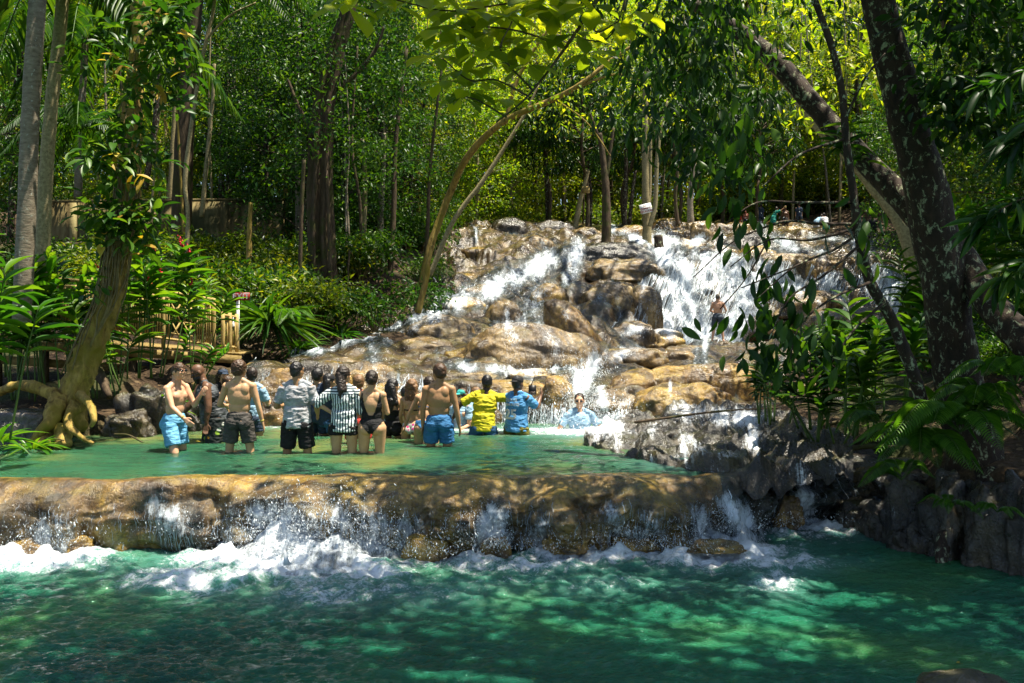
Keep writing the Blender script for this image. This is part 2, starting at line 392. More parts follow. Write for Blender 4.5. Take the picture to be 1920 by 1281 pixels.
# ================================================================== GROUND
CT = []   # control points of the land (x, y, z)
def T(px, py, d): CT.append(tuple(at(px, py, d)))
def W(x, y, z): CT.append((x, y, z))
for x, y, z in [(-30,4,.5),(-24,9,.4),(-12,11.5,.15),(-9.9,12.5,.2),(-8.6,14,.25),(-7.4,15.2,.3),(-6.8,16.4,.35),(-14,13,.5),(-20,13,.8),
                (-9.5,16,.65),(-12,17,.8),(-16,17,1.0),(-8,17.6,.8),(-6.6,18.5,1.0),(-24,18,1.6),(-34,16,2.2),(-40,4,2.5),(-45,30,6),
                (-8,21,1.6),(-12,22,1.7),(-17,23,2.0),(-5,20,.9),(-6,24,2.4),(-10,27,3.1),(-16,28,3.4),(-24,28,4),(-3.6,24,1.6),(-5,29,3.6),
                (-8,33,4.7),(-14,34,4.9),(-20,34,5.0),(-30,36,5.6),(-8,38,6.2),(-14,38,6.3),(-22,38,6.4),(-9,46,7.2),(-20,48,7.4),(-34,50,8),
                (-4.6,34,4.6),(-5,42,6.2),(-6,52,8.2),(-10,66,9.5),(-26,68,10),(-40,75,11),(-14,95,15),(0,95,14),(-40,98,17),
                (6.1,11.6,.25),(6.9,10.2,.15),(7.6,9.4,.2),(9.5,8.6,.2),(14,6,.3),(6.8,11.4,.8),(8.5,11,1.2),(11,11,1.9),(15,10,2.6),(22,8,3.2),
                (5.2,13.2,.45),(5.2,15,.55),(7.5,14,1.2),(7,16.5,1.0),(10,15,1.9),(14,16,2.6),(20,16,3.5),(30,14,5),(6,19,.9),(9,20,1.2),(12,21,1.7),
                (17,24,2.7),(25,24,4),(36,24,6),(21,34,5.2),(27,36,6.0),(36,40,8),(24,46,8.0),(34,52,9),(22,58,8.9),(34,70,11),(24,95,15),(40,98,17),
                (0,14,-1.3),(0,16,-1.0),(-3,15,-1.2),(3,14,-.9),(-2,12,-1.3),(3,11.5,-1.2),(0,9,-2.6),(-8,8,-2.6),(6,7,-2.6),(0,0,-2.4),(-10,0,-2.2),(10,0,-2),
                (0,18,-.4),(-3,19,-.2),(4,18,-.4),(0,24,.4),(4,26,-.4),(8,26,-.4),(8,33,-.2),(12,30,.0),(0,32,2.0),(5,34,1.2),(10,36,1.6),(0,40,4.6),(10,42,4.6),(18,40,4),
                (0,48,6.6),(10,50,6.8),(18,50,6.8),(0,58,7.4),(10,60,7.4),(20,62,8.6),(4,70,9.4),(14,72,9.8),(4,82,12)]: W(x, y, z)
CT = np.array(CT)
XL = ([2, 8, 10.8, 11.5, 13.6, 15, 16.4, 17.2], [-30, -26, -11, -9.7, -8.3, -7.0, -6.3, -5])
XR = ([2, 8.0, 8.6, 9.4, 10, 10.6, 11.6, 12.6, 13.6, 15, 17.2], [13, 9.4, 8.0, 6.6, 5.7, 5.3, 5.6, 5.7, 4.9, 4.2, 4.0])
def land(P2):
    d = np.linalg.norm(P2[:, None] - CT[None, :, :2], axis=-1) + .25
    wt = d ** -3.2; return (wt * CT[:, 2]).sum(1) / wt.sum(1)
def land_z(P2):
    P2 = np.atleast_2d(np.asarray(P2, float)); z = land(P2); x, y = P2[:, 0], P2[:, 1]
    P3 = np.c_[P2, np.zeros(len(P2))]
    z = z + .10 * fbm(P3, .7, 4) + .05 * fbm(P3, 3, 3)
    inside = sm(0, 1.0, np.minimum(x - np.interp(y, *XL), np.interp(y, *XR) - x)) * (y < 17.2)
    bed = np.where(y < 10.7, -2.4, -.85)
    return z * (1 - inside) + np.minimum(z, bed) * inside
ys = np.concatenate([np.linspace(-12, 8, 30), np.linspace(8.2, 24, 130), np.linspace(24.3, 60, 110), np.linspace(61, 130, 40)])
xs = np.concatenate([np.linspace(-70, -22, 30), np.linspace(-21.6, 16, 250), np.linspace(16.4, 70, 50)])
X, Y = np.meshgrid(xs, ys); P2 = np.c_[X.ravel(), Y.ravel()]
Z = np.concatenate([land_z(P2[i:i + 20000]) for i in range(0, len(P2), 20000)])
g = G(); g.add(np.c_[P2, Z], grid_faces(len(ys), len(xs))[:, ::-1]); gr = g.build('ground', M['soil']); tag(gr, kind='structure')
gr['label'] = 'brown leaf-littered forest floor and river banks'
ZG = Z.reshape(X.shape)
def gz(x, y):
    i = np.clip(np.searchsorted(ys, y) - 1, 0, len(ys) - 2); j = np.clip(np.searchsorted(xs, x) - 1, 0, len(xs) - 2)
    a = (y - ys[i]) / (ys[i + 1] - ys[i]); b = (x - xs[j]) / (xs[j + 1] - xs[j])
    return (ZG[i, j] * (1 - a) * (1 - b) + ZG[i + 1, j] * a * (1 - b) + ZG[i, j + 1] * (1 - a) * b + ZG[i + 1, j + 1] * a * b)

# ================================================================== WHERE THE WATER RUNS (rows and columns seen on the falls)
FLOW = [  # polyline, half width, strength
 ([(1090,468),(1040,490),(985,512),(930,540),(880,560),(800,590)], 30, .95), ([(800,590),(700,630),(600,660),(540,662)], 9, .95),
 ([(1085,480),(1055,530),(1000,560),(985,600)], 26, .8), ([(880,548),(760,625),(700,650)], 16, .7),
 ([(1235,470),(1275,500),(1300,560),(1310,615)], 40, 1.0), ([(1350,480),(1400,540),(1400,612)], 36, .9), ([(1215,515),(1225,600)], 22, .8),
 ([(1260,480),(1440,500)], 24, .9), ([(1180,620),(1420,618)], 16, .9),
 ([(1130,560),(1120,600),(1190,640)], 18, .5), ([(1150,520),(1165,600)], 14, .55), ([(1200,640),(1240,640),(1160,668),(1115,690)], 16, .8),
 ([(1125,670),(1100,700),(1085,740),(1080,800)], 24, 1.25), ([(1120,740),(1140,800)], 26, 1.0), ([(1060,800),(1160,800)], 20, 1.0),
 ([(940,610),(965,640),(960,690)], 30, .75), ([(1010,606),(1040,650),(1050,690)], 24, .6), ([(840,690),(1000,697),(1120,690)], 13, .85), ([(1060,620),(1110,690)], 20, .5),
 ([(950,440),(1000,452),(1080,462)], 8, .5), ([(893,430),(893,455)], 4, .9), ([(870,405),(893,430)], 3, .8),
 ([(1140,425),(1200,450),(1300,455),(1330,440)], 13, .95), ([(1260,440),(1300,462)], 26, .7),
 ([(1410,400),(1440,440),(1490,468)], 15, .9), ([(1520,445),(1620,455)], 9, .7), ([(1540,480),(1570,560)], 22, .8), ([(1620,470),(1690,560),(1640,620)], 30, .75),
 ([(1700,560),(1780,640)], 30, .6), ([(1350,430),(1350,470)], 14, .6), ([(1460,500),(1560,600),(1500,640)], 24, .7), ([(1430,470),(1540,470)], 10, .5),
 ([(705,665),(700,740)], 24, .62), ([(770,690),(800,760)], 26, .35), ([(540,660),(600,740)], 12, .3), ([(480,700),(560,790)], 30, .42), ([(640,690),(600,790)], 20, .3),
 ([(1140,690),(1180,700)], 14, .5), ([(1190,745),(1120,790)], 14, .7), ([(900,780),(1060,790)], 34, .50), ([(1230,760),(1420,775)], 14, .35),
 ([(1270,770),(1430,790),(1410,830)], 26, .8), ([(1120,820),(1250,800),(1330,850)], 16, .6), ([(1250,800),(1150,830)], 24, .5), ([(1280,820),(1285,865)], 9, .8), ([(1400,850),(1200,860)], 10, .5),
 ([(1310,700),(1240,760)], 14, .25), ([(1480,700),(1480,760)], 8, .6), ([(1600,660),(1700,690)], 20, .5), ([(1250,655),(1420,668)], 8, .25),
 # near ledge
 ([(520,950),(560,990),(560,1030)], 60, .50), ([(640,930),(700,1010)], 60, .42), ([(290,940),(340,985)], 34, .36), ([(760,960),(780,1030)], 40, .30), ([(925,960),(925,1040)], 40, .55),
 ([(100,950),(90,1040)], 60, .34), ([(1000,930),(1000,1010)], 40, .28), ([(1150,940),(1200,1000)], 60, .34), ([(1340,900),(1390,980)], 26, .60), ([(1300,950),(1330,1010)], 40, .4),
 ([(1240,880),(1330,890)], 30, .35), ([(1500,880),(1510,950)], 26, .5), ([(1640,890),(1670,960)], 24, .6), ([(1560,870),(1600,920)], 24, .25), ([(430,950),(440,1010)], 30, .2)]
def flow(px, py):
    out = np.zeros(px.shape)
    for pl, wd, st in FLOW:
        best = np.full(px.shape, 1e9)
        for (ax, ay), (bx, by) in zip(pl[:-1], pl[1:]):
            dx, dy = bx - ax, by - ay; L = dx * dx + dy * dy + 1e-6
            t = np.clip(((px - ax) * dx + (py - ay) * dy) / L, 0, 1)
            best = np.minimum(best, np.hypot(px - ax - t * dx, py - ay - t * dy))
        out = np.maximum(out, st * np.exp(-(best / wd) ** 2))
    brk = .78 + .5 * pn(np.stack([px * .035, py * .012, 0 * px], -1), 1, 77) + .3 * pn(np.stack([px * .09, py * .03, 0 * px], -1), 1, 78)
    veil = np.clip(pn(np.stack([px * .075, py * .012, 0 * px], -1), 1, 91) * .9 + pn(np.stack([px * .02, py * .02, 0 * px], -1), 1, 92) * .8, 0, .80) * sm(440, 520, py) * sm(805, 700, py) * sm(-40, 60, px - (1090 - (py - 430) * 1.75)) * (px < 1500)
    out = np.maximum(out, veil)
    return out * np.clip(brk, .25, 1.15) * np.where(py < 700, 1.08, 1.05)

# ================================================================== THE FALLS: a stepped rock slope
LV = [
 (360, [(400,-.5,15.4),(560,-.5,16.0),(860,-.5,16.2),(1075,-.5,16.4),(1200,-.5,16.2),(1350,-.4,14.4),(1500,-.2,14.2),(1700,0,14),(2000,.4,13)], 'z'),
 (380, [(400,700,16.3),(560,684,16.9),(700,674,17.1),(850,716,17.0),(960,714,17.1),(1060,706,17.1),(1090,745,17.3),(1135,745,17.3),(1190,720,17.3),(1300,745,17.0),(1430,775,16.2),(1500,770,15.8),(1700,750,15.5),(2000,700,15)], 'p'),
 (400, [(400,690,18.2),(560,674,19),(700,668,19.6),(850,700,19.3),(1000,698,19.4),(1130,692,19.6),(1200,684,20.5),(1300,684,20.5),(1430,684,20.5),(1600,690,20),(2000,700,19)], 'p'),
 (520, [(560,664,21),(700,640,22),(850,645,21.6),(1000,645,21.6),(1130,652,22.5),(1200,652,26),(1300,642,30.5),(1430,642,31),(1600,650,29),(2000,650,25)], 'p'),
 (560, [(600,650,23.4),(700,612,24.6),(850,575,26),(1000,575,27.5),(1130,600,28.5),(1200,622,30),(1300,634,33.6),(1430,634,34.4),(1600,618,33),(2000,610,28)], 'p'),
 (670, [(700,600,27),(850,530,31),(1000,520,32.5),(1130,520,33.5),(1200,500,34.5),(1240,478,35.5),(1300,476,36.4),(1430,480,36.6),(1500,478,36.5),(1600,478,36),(1750,500,34),(2000,500,31)], 'p'),
 (760, [(800,512,34),(1000,470,38),(1130,470,38),(1230,464,39),(1300,466,40.5),(1430,468,41),(1600,468,40),(2000,480,36)], 'p'),
 (780, [(830,440,42),(900,425,44),(1000,425,45),(1130,436,45),(1230,440,46),(1300,436,46.5),(1430,430,47),(1600,440,46),(2000,440,42)], 'p'),
 (790, [(830,416,50),(1000,412,52),(1130,424,52),(1230,428,53),(1430,416,54),(1600,425,53),(2000,420,50)], 'p'),
 (790, [(830,412,62),(1000,408,64),(1430,408,66),(2000,405,62)], 'p')]
NU = 560
SEGS = [30, 16, 22, 20, 36, 26, 24, 16, 10]
U = np.linspace(0, 1, NU) ** .95
rows = []
for x0, pts, kind in LV:
    px = x0 + (2060 - x0) * U; q = np.array(pts, float); d = np.interp(px, q[:, 0], q[:, 2])
    z = np.interp(px, q[:, 0], q[:, 1]) if kind == 'z' else CZ - (np.interp(px, q[:, 0], q[:, 1]) - HOR) / F * d
    k = np.ones(9) / 9
    d = np.convolve(np.pad(d, 4, 'edge'), k, 'valid'); z = np.convolve(np.pad(z, 4, 'edge'), k, 'valid')
    rows.append(np.c_[(px - 960) / F * d, d, z])
rows = np.array(rows); full = []
for k, n in enumerate(SEGS):
    t = np.linspace(0, 1, n, endpoint=(k == len(SEGS) - 1))[:, None, None]; full.append(rows[k][None] * (1 - t) + rows[k + 1][None] * t)
FS = np.concatenate(full)                         # (nv, nu, 3)
for _ in range(3):
    FS[1:-1] = FS[1:-1] * .5 + (FS[:-2] + FS[2:]) * .25
arc = np.concatenate([np.zeros((1, NU)), np.cumsum(np.linalg.norm(np.diff(FS, axis=0), axis=-1), 0)])
steep = np.abs(np.gradient(FS[..., 2], axis=0)) / (np.linalg.norm(np.gradient(FS, axis=0), axis=-1) + 1e-6)
FUV = np.stack([FS[..., 0], -arc], -1).reshape(-1, 2)
q = FS.reshape(-1, 3); sc = np.clip(q[:, 1] / 26, .55, 1.15)
dispn = .50 * bulge(q * np.array((1, .8, 1.1)), .62, 5) + .22 * bulge(q, 1.4, 9) + .16 * fbm(q, .8, 4, 2)
flut = .07 * pn(np.c_[q[:, 0] * 2.6, q[:, 1] * .3, q[:, 2] * .25], 1, 8) * steep.ravel()
edge = np.minimum(1, np.tile(np.linspace(0, NU - 1, NU) / 12, len(FS)))
q = q + nrm(np.array((0, -1, .75))) * ((dispn - .35) * sc + flut * 2)[:, None]
q[:, 2] -= (1 - edge) * 1.6
FP = q.reshape(FS.shape)
den = flow(*proj(q))
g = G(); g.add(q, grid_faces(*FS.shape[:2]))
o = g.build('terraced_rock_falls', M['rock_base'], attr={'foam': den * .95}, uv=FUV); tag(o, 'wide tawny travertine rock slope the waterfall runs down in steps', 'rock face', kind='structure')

# sheets of white water over the slope
nv, nu = FS.shape[:2]
def sheet(P, uv, dens, thr, name, up=.05, amp=.10, label=None):
    off = up + amp * (fbm(np.c_[uv[:, 0] * 2.2, uv[:, 1] * .9, P[:, 1] * .2], 1.4, 4, 3) + .6 * np.abs(fbm(P, 3.0, 3, 6)))
    Q = P + nrm(np.array((0, -1, .9))) * off[:, None]
    Fq = grid_faces(nv, nu); jit = dens + .16 * fbm(Q, 2.2, 3, 4)
    keep = jit[Fq].mean(1) > thr; Fk = Fq[keep]; idx = np.unique(Fk); mp = np.full(len(Q), -1); mp[idx] = np.arange(len(idx))
    g = G(); g.add(Q[idx], mp[Fk]); return g.build(name, M['cascade'], attr={'foam': dens[idx]}, uv=uv[idx])
o = sheet(q, FUV, den * 1.08, .32, 'cascade_water'); tag(o, 'white water rushing down the rock steps', 'waterfall', kind='structure')

# ================================================================== BOULDERS
def ico(n):
    import bmesh
    bm = bmesh.new(); bmesh.ops.create_icosphere(bm, subdivisions=n, radius=1)
    V = np.array([v.co[:] for v in bm.verts]); Fa = np.array([[v.index for v in f.verts] for f in bm.faces]); bm.free(); return V, Fa
ICO = {k: ico(k) for k in (1, 2, 3, 4, 5, 6)}
def boulder(px, pt, pb, pw, d, label, mat='rock_brown', ry=.8, lean=0.0, sq=.8, lump=.13, res=5, drip=.03, foam=1.0, sink=.5, seed=None, cat='boulder', name='boulder', rotz=0, grp=None):
    rx = pw / 2 / F * d; a = at(px, pt, d); b = at(px, pb, d); rz = max(a[2] - b[2], .05); ryy = rx * ry
    a = at(px, pt, d + ryy * .8); rz = max(a[2] - b[2], .05); c = np.array((a[0], d + ryy * .8, b[2])); seed = seed or int(px * 3 + pt)
    V, Fa = ICO[res]; n = V.copy()
    s = np.sign(n) * np.abs(n) ** sq; s[:, 2] = np.where(n[:, 2] > 0, s[:, 2], s[:, 2] * sink)
    r = 1 + lump * fbm(n + seed, 1.1, 4) + lump * .9 * (bulge(n + seed * .37, 1.25, seed % 200) - .5)
    az = np.arctan2(n[:, 1], n[:, 0])
    r = r + drip * np.sin(az * 17 + 3 * pn(n, 2, seed)) * sm(.5, -.2, n[:, 2])
    P = s * r[:, None] * np.array((rx, ryy, rz)); top = P[:, 2].max(); P[:, 2] *= rz / top
    P[:, 0] += lean * P[:, 2]
    if rotz: P = P @ np.array(Matrix.Rotation(rotz, 3, 'Z')).T
    P = P + fbm(P + seed, 5, 3)[:, None] * .02 * nrm(n)
    P += c; fo = flow(*proj(P)) * foam * sm(-.5, .3, n[:, 2])
    g = G(); g.add(P, Fa)
    pol = np.arccos(np.clip(n[:, 2], -1, 1))
    o = g.build(name, M[mat], attr={'foam': fo}, uv=np.c_[az * rx, pol * rz * -1.2], loc=(c[0], c[1], c[2]))
    return tag(o, label, cat, grp)
B = boulder
B(990,603,702,292,20.2,'broad domed tan boulder in the middle of the falls with thin spray over it','rock_brown',.55,.0,.78,.10,6)
B(1092,560,655,98,23.5,'tall golden boulder with a pointed top, sunlit on its right edge','rock_gold',.8,-.55,.85,.10)
B(945,562,612,78,25.5,'small round speckled boulder between two white chutes','rock_brown',.8,0,.8,.08)
B(838,588,665,150,23.3,'dark wet boulder left of the broad domed boulder','rock_brown',.7,-.25,.8,.12,6)
B(866,556,584,92,27,'low golden-edged boulder above the dark wet boulder','rock_gold',.7,0,.8,.12)
B(742,622,660,120,23.2,'low sloping rock at the left foot of the falls','rock_brown',.7,-.3,.8,.16)
B(745,588,640,60,24.5,'mossy rock beside the left edge of the chute','rock_brown',.7,0,.8,.2)
B(1150,528,612,84,30.2,'dark mushroom-shaped rock with an overhanging cap','rock_brown',.8,0,.62,.10,6,.06)
B(1207,534,612,70,31,'rounded rock column veiled by thin strands of water','rock_brown',.8,0,.62,.10,6,.06)
B(1170,484,520,150,33.5,'flat mossy rock slab above the mushroom-shaped rock','rock_brown',.7,0,.7,.12)
B(1112,592,650,60,27,'narrow ridge of rock beside the cascade right of the pointed boulder','rock_brown',.8,-.6,.8,.15)
B(955,406,452,78,44,'big dark round boulder at the top edge of the falls','rock_dark',.8,0,.75,.08)
B(1042,413,446,86,46,'low green-tinged slab at the top edge of the falls','rock_grey',.7,0,.75,.12)
B(1004,442,490,92,40,'domed dark boulder with sun patches below the top edge','rock_brown',.8,0,.8,.1)
B(900,420,452,60,45,'rounded brown rock split by a thin jet of water','rock_brown',.8,0,.8,.14)
B(862,430,470,70,43,'brown rock at the top left corner of the falls','rock_brown',.8,0,.8,.16)
B(884,462,500,104,38,'sunlit ridged boulder on the upper left of the falls','rock_gold',.8,0,.8,.18)
B(850,490,530,110,36,'layered brown rock low on the upper left side','rock_brown',.7,0,.75,.22)
B(925,505,530,60,35,'small cluster-like knobbly rock under the ridged boulder','rock_gold',.8,0,.8,.26)
B(1098,426,452,66,44.5,'dark leaf-shadowed boulder left of the forked trunk','rock_brown',.8,0,.8,.1)
B(1150,455,496,160,37.5,'long dark slab in front of the forked trunk','rock_dark',.6,0,.72,.1,6,.04)
B(1250,408,440,84,50,'sunny golden boulder at the top right of the falls','rock_gold',.8,0,.8,.14)
B(1312,412,468,74,45,'brown curtain-fluted boulder on the upper terrace','rock_brown',.8,0,.65,.1,6,.06)
B(1262,432,462,50,46,'small foam-washed rock behind the wooden stump','rock_brown',.8,0,.8,.14)
B(1396,438,480,94,42.5,'grey rounded boulder behind the hanging branches','rock_grey',.8,0,.75,.1)
B(1480,425,448,90,49,'golden boulder below the bathers at the top right','rock_gold',.7,0,.75,.14)
B(1580,445,470,110,46,'flat tan boulder under the bending bathers','rock_gold',.6,0,.75,.14)
B(1470,474,545,130,36.3,'brown drip-covered rock wall right of the great cascade','rock_brown',.5,0,.55,.1,6,.07)
B(1560,474,540,110,36,'golden drip-covered rock wall behind the slender trunk','rock_gold',.5,0,.55,.1,6,.07)
B(1645,478,540,90,35,'pale fluted rock wall at the right end of the terrace','rock_brown',.5,0,.6,.1,6,.07)
B(1520,545,575,120,34,'low tawny boulder in the rapids right of the bather','rock_gold',.6,0,.8,.14)
B(1640,575,610,130,30,'low rounded boulder in the rapids by the thin tree','rock_brown',.6,0,.8,.14)
B(1340,648,683,230,27.5,'long brown ledge below the lone bather','rock_brown',.30,0,.6,.08,6,.05)
B(1530,650,690,190,26,'brown shelf of rock right of the long ledge','rock_brown',.35,0,.6,.1,6,.05)
B(1262,656,690,100,22.5,'rounded brown rock left of the long ledge','rock_brown',.6,0,.7,.1)
B(1318,681,745,262,17.6,'long smooth golden rock shelf with a rounded rim','rock_gold',.34,0,.66,.09,6,.02)
B(1405,676,745,72,17.8,'knotted end of the golden shelf riddled with hollows','rock_brown',.8,0,.8,.35)
B(1170,690,775,120,17.4,'rounded golden boulder on the right side of the white plume','rock_gold',.7,.35,.75,.1,6)
B(1280,716,775,200,16.6,'sloping pale apron of rock under the golden shelf','rock_gold',.5,.1,.85,.12,6)
B(1046,704,800,66,16.7,'bulging olive-gold boulder on the left side of the white plume','rock_gold',.9,0,.62,.07,6,.02)
B(955,712,800,210,16.9,'long golden rock barrier behind the man in yellow','rock_gold',.3,0,.55,.06,6,.02)
B(1118,803,822,170,15.2,'flat yellow rock the sitting man rests on','rock_gold',.5,0,.8,.2)
B(820,690,730,120,18.4,'shadowed lumpy rock above the golden barrier','rock_brown',.5,0,.75,.2)
B(700,676,760,110,17.0,'spray-covered round boulder behind the women','rock_brown',.7,0,.75,.12)
B(618,676,770,120,16.8,'smooth tan boulder behind the striped blouse','rock_gold',.6,0,.7,.12,6)
B(520,690,790,110,16.3,'rough gold and grey boulder beside the bare-backed man','rock_gold',.7,0,.8,.22,6)
B(470,680,740,90,17.2,'knobbly mossy boulder below the exit sign','rock_gold',.7,0,.8,.25)
B(565,742,800,110,16.2,'low speckled rock at the far edge of the pool','rock_brown',.6,0,.8,.25)
B(760,718,790,110,16.6,'foam-flecked rock behind the long-haired woman','rock_brown',.6,0,.8,.15)
B(588,652,672,150,21.5,'dark flat rock at the top of the left ledge','rock_dark',.5,0,.8,.15)
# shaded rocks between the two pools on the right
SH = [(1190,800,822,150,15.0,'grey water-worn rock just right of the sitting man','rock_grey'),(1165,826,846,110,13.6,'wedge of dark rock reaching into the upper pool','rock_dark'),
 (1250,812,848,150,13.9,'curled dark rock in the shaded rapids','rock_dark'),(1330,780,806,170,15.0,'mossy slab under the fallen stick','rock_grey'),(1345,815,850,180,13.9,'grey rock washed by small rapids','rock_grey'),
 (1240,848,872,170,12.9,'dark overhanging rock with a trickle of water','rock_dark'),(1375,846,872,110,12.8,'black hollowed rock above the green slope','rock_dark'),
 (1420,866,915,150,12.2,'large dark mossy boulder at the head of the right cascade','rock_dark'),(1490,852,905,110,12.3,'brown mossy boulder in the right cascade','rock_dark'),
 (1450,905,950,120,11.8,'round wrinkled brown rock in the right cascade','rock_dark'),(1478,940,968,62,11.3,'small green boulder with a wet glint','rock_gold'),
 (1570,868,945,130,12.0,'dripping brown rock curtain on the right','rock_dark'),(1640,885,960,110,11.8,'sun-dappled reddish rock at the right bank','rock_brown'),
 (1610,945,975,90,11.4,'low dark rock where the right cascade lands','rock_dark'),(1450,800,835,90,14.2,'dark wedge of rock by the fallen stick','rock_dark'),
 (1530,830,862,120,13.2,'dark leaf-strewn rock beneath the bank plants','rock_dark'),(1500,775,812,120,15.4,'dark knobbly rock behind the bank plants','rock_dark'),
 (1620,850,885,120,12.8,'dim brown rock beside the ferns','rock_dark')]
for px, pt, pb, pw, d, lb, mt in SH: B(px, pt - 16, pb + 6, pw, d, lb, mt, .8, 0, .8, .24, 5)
# the shaded rapids: a low slope of curled rock right of the upper pool
nx_, nv_ = 260, 110; pu = np.linspace(1095, 1600, nx_); vv = np.linspace(0, 1, nv_)[:, None]
pf = np.interp(pu, [1095, 1200, 1320, 1420, 1600], [838, 872, 898, 905, 885]); d0 = (CZ + .02) * F / (pf - HOR) ; pb_ = np.interp(pu, [1095, 1200, 1330, 1450, 1600], [812, 792, 772, 764, 758]); d1 = np.interp(pu, [1095, 1200, 1600], [15.6, 16.0, 16.4])
dd_ = d0 * (1 - vv) + d1 * vv; z0_ = .00 + 0 * pu; z1_ = CZ - (pb_ - HOR) / F * d1; stp = vv ** .62 + .075 * np.sin(vv * 6.283 * 3.5 + pu * .010); zz_ = z0_ * (1 - stp) + z1_ * stp - np.interp(pu, [1095, 1300, 1360, 1600], [.7, .6, .22, .12]) * sm(.06, .0, vv)
Pr = np.stack([(pu - 960) / F * dd_, dd_, zz_], -1); ar_ = np.concatenate([np.zeros((1, nx_)), np.cumsum(np.linalg.norm(np.diff(Pr, axis=0), axis=-1), 0)])
Pr = Pr.reshape(-1, 3); uvr = np.c_[Pr[:, 0], -ar_.ravel()]; Pr[:, 2] += .30 * (bulge(Pr * np.array((.8, 1.2, 1)), 1.5, 41) - .35) + .12 * fbm(Pr, 2.0, 4, 42, True) - .05
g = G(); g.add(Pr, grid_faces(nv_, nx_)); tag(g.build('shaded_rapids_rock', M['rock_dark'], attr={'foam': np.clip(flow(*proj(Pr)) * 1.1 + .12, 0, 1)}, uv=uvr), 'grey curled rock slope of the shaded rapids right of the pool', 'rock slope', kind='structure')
# dark bank on the right and stones on the left
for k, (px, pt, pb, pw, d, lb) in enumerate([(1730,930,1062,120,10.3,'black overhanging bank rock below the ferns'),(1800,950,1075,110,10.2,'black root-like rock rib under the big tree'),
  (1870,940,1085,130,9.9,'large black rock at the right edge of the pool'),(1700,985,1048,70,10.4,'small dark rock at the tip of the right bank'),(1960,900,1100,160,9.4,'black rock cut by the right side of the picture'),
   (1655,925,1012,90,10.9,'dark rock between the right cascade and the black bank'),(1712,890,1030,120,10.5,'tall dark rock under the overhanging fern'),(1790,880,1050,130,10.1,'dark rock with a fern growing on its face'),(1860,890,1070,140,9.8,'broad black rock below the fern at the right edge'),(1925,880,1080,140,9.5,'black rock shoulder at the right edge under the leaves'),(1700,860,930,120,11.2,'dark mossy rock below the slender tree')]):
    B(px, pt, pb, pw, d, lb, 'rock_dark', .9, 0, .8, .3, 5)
B(36,768,828,130,13.3,'square grey stone block on the left shore','rock_grey',.7,0,.45,.1)
B(290,720,810,110,15.0,'brown earth-stained boulder at the root of the left bank','rock_dark',.7,0,.7,.25)
B(240,768,815,90,14.6,'dim brown stone beside the leaning tree roots','rock_dark',.7,0,.7,.25)
B(345,752,812,80,15.4,'shaded brown stone behind the man in blue shorts','rock_dark',.7,0,.7,.25)
B(410,700,735,90,16.6,'leaf-covered stone under the bamboo walkway','rock_brown',.7,0,.7,.25)
B(1812,1262,1330,190,5.0,'round black rock just showing at the bottom right','rock_dark',.8,0,.85,.1)

# ================================================================== NEAR LEDGE BETWEEN THE POOLS
NX, NVv = 620, 120
px = np.linspace(-420, 1700, NX)
q_c = np.array([(-420,908,10.5),(0,905,10.6),(250,900,10.75),(450,894,10.9),(700,893,10.9),(900,899,10.8),(1100,893,10.95),(1250,889,11.0),(1340,896,10.9),(1420,915,11.2),(1560,900,11.8),(1700,880,12.2)])
q_f = np.array([(-420,1030,10.3),(0,1046,10.15),(110,1046,10.1),(190,1025,10.35),(330,1016,10.5),(480,1030,10.4),(600,1055,10.05),(760,1040,10.15),(870,1045,10.1),(990,1035,10.2),(1150,1030,10.25),(1300,1030,10.3),(1400,985,10.9),(1560,960,11.4),(1700,960,11.5)])
dc = np.interp(px, q_c[:, 0], q_c[:, 2]); df = np.interp(px, q_f[:, 0], q_f[:, 2]); kk = np.ones(25) / 25
dc = np.convolve(np.pad(dc, 12, 'edge'), kk, 'valid'); df = np.convolve(np.pad(df, 12, 'edge'), kk, 'valid')
dc = dc + .22 * fbm(np.c_[px * .006, 0 * px, 0 * px], 1, 3, 50); df = df + .30 * fbm(np.c_[px * .008, 0 * px, 0 * px], 1, 3, 51); df = np.minimum(df, dc - .26); zc = np.interp(px, [-420, 1380, 1500, 1700], [.035, .03, .02, .02]); dc = dc + .8 * sm(1390, 1500, px); df = df + .7 * sm(1390, 1500, px)
# profile: back under water, crest, rounded shoulder, bulge, foot
prof = np.array([(1.6,-.75),(.9,-.35),(.35,-.06),(0,0),(-.22,-.05),(-.42,-.20),(-.52,-.42),(-.46,-.66),(-.36,-.85),(-.30,-1.3)])
pp = spline(np.c_[prof, np.zeros(len(prof))], NVv)[:, :2]
Yl = np.where(pp[:, 0][:, None] > 0, dc + pp[:, 0][:, None], dc + (df + .42 - dc + 0.0) * 0 + pp[:, 0][:, None] * ((dc - df) / .42))
Zl = zc + pp[:, 1][:, None]
Xl = (px - 960) / F * (.5 * dc + .5 * df) + 0 * Yl
Pl = np.stack([Xl, Yl, Zl], -1); al = np.concatenate([np.zeros((1, NX)), np.cumsum(np.linalg.norm(np.diff(Pl, axis=0), axis=-1), 0)])
Luv = np.stack([Xl, -al], -1).reshape(-1, 2); L_ = Pl.reshape(-1, 3)
down = np.tile(sm(.0, .35, -pp[:, 1])[:, None], (1, NX)).ravel() * np.tile((pp[:, 0] < .05)[:, None], (1, NX)).ravel()
rough = np.tile(sm(250, 620, px), NVv)          # smooth on the left, broken and lumpy on the right
lum = .27 * (bulge(L_ * np.array((1, 1, 1.5)), 1.1, 21) - .5) + .18 * (bulge(L_, 2.6, 22) - .5) + .16 * fbm(L_, 1.4, 5, 5) + .05 * fbm(L_ * np.array((.5, 1, 3)), 2.4, 3, 6, True)
L_ = L_ + nrm(np.array((0, -1, .15))) * (lum * (down * (.35 + .75 * rough) + .03))[:, None]
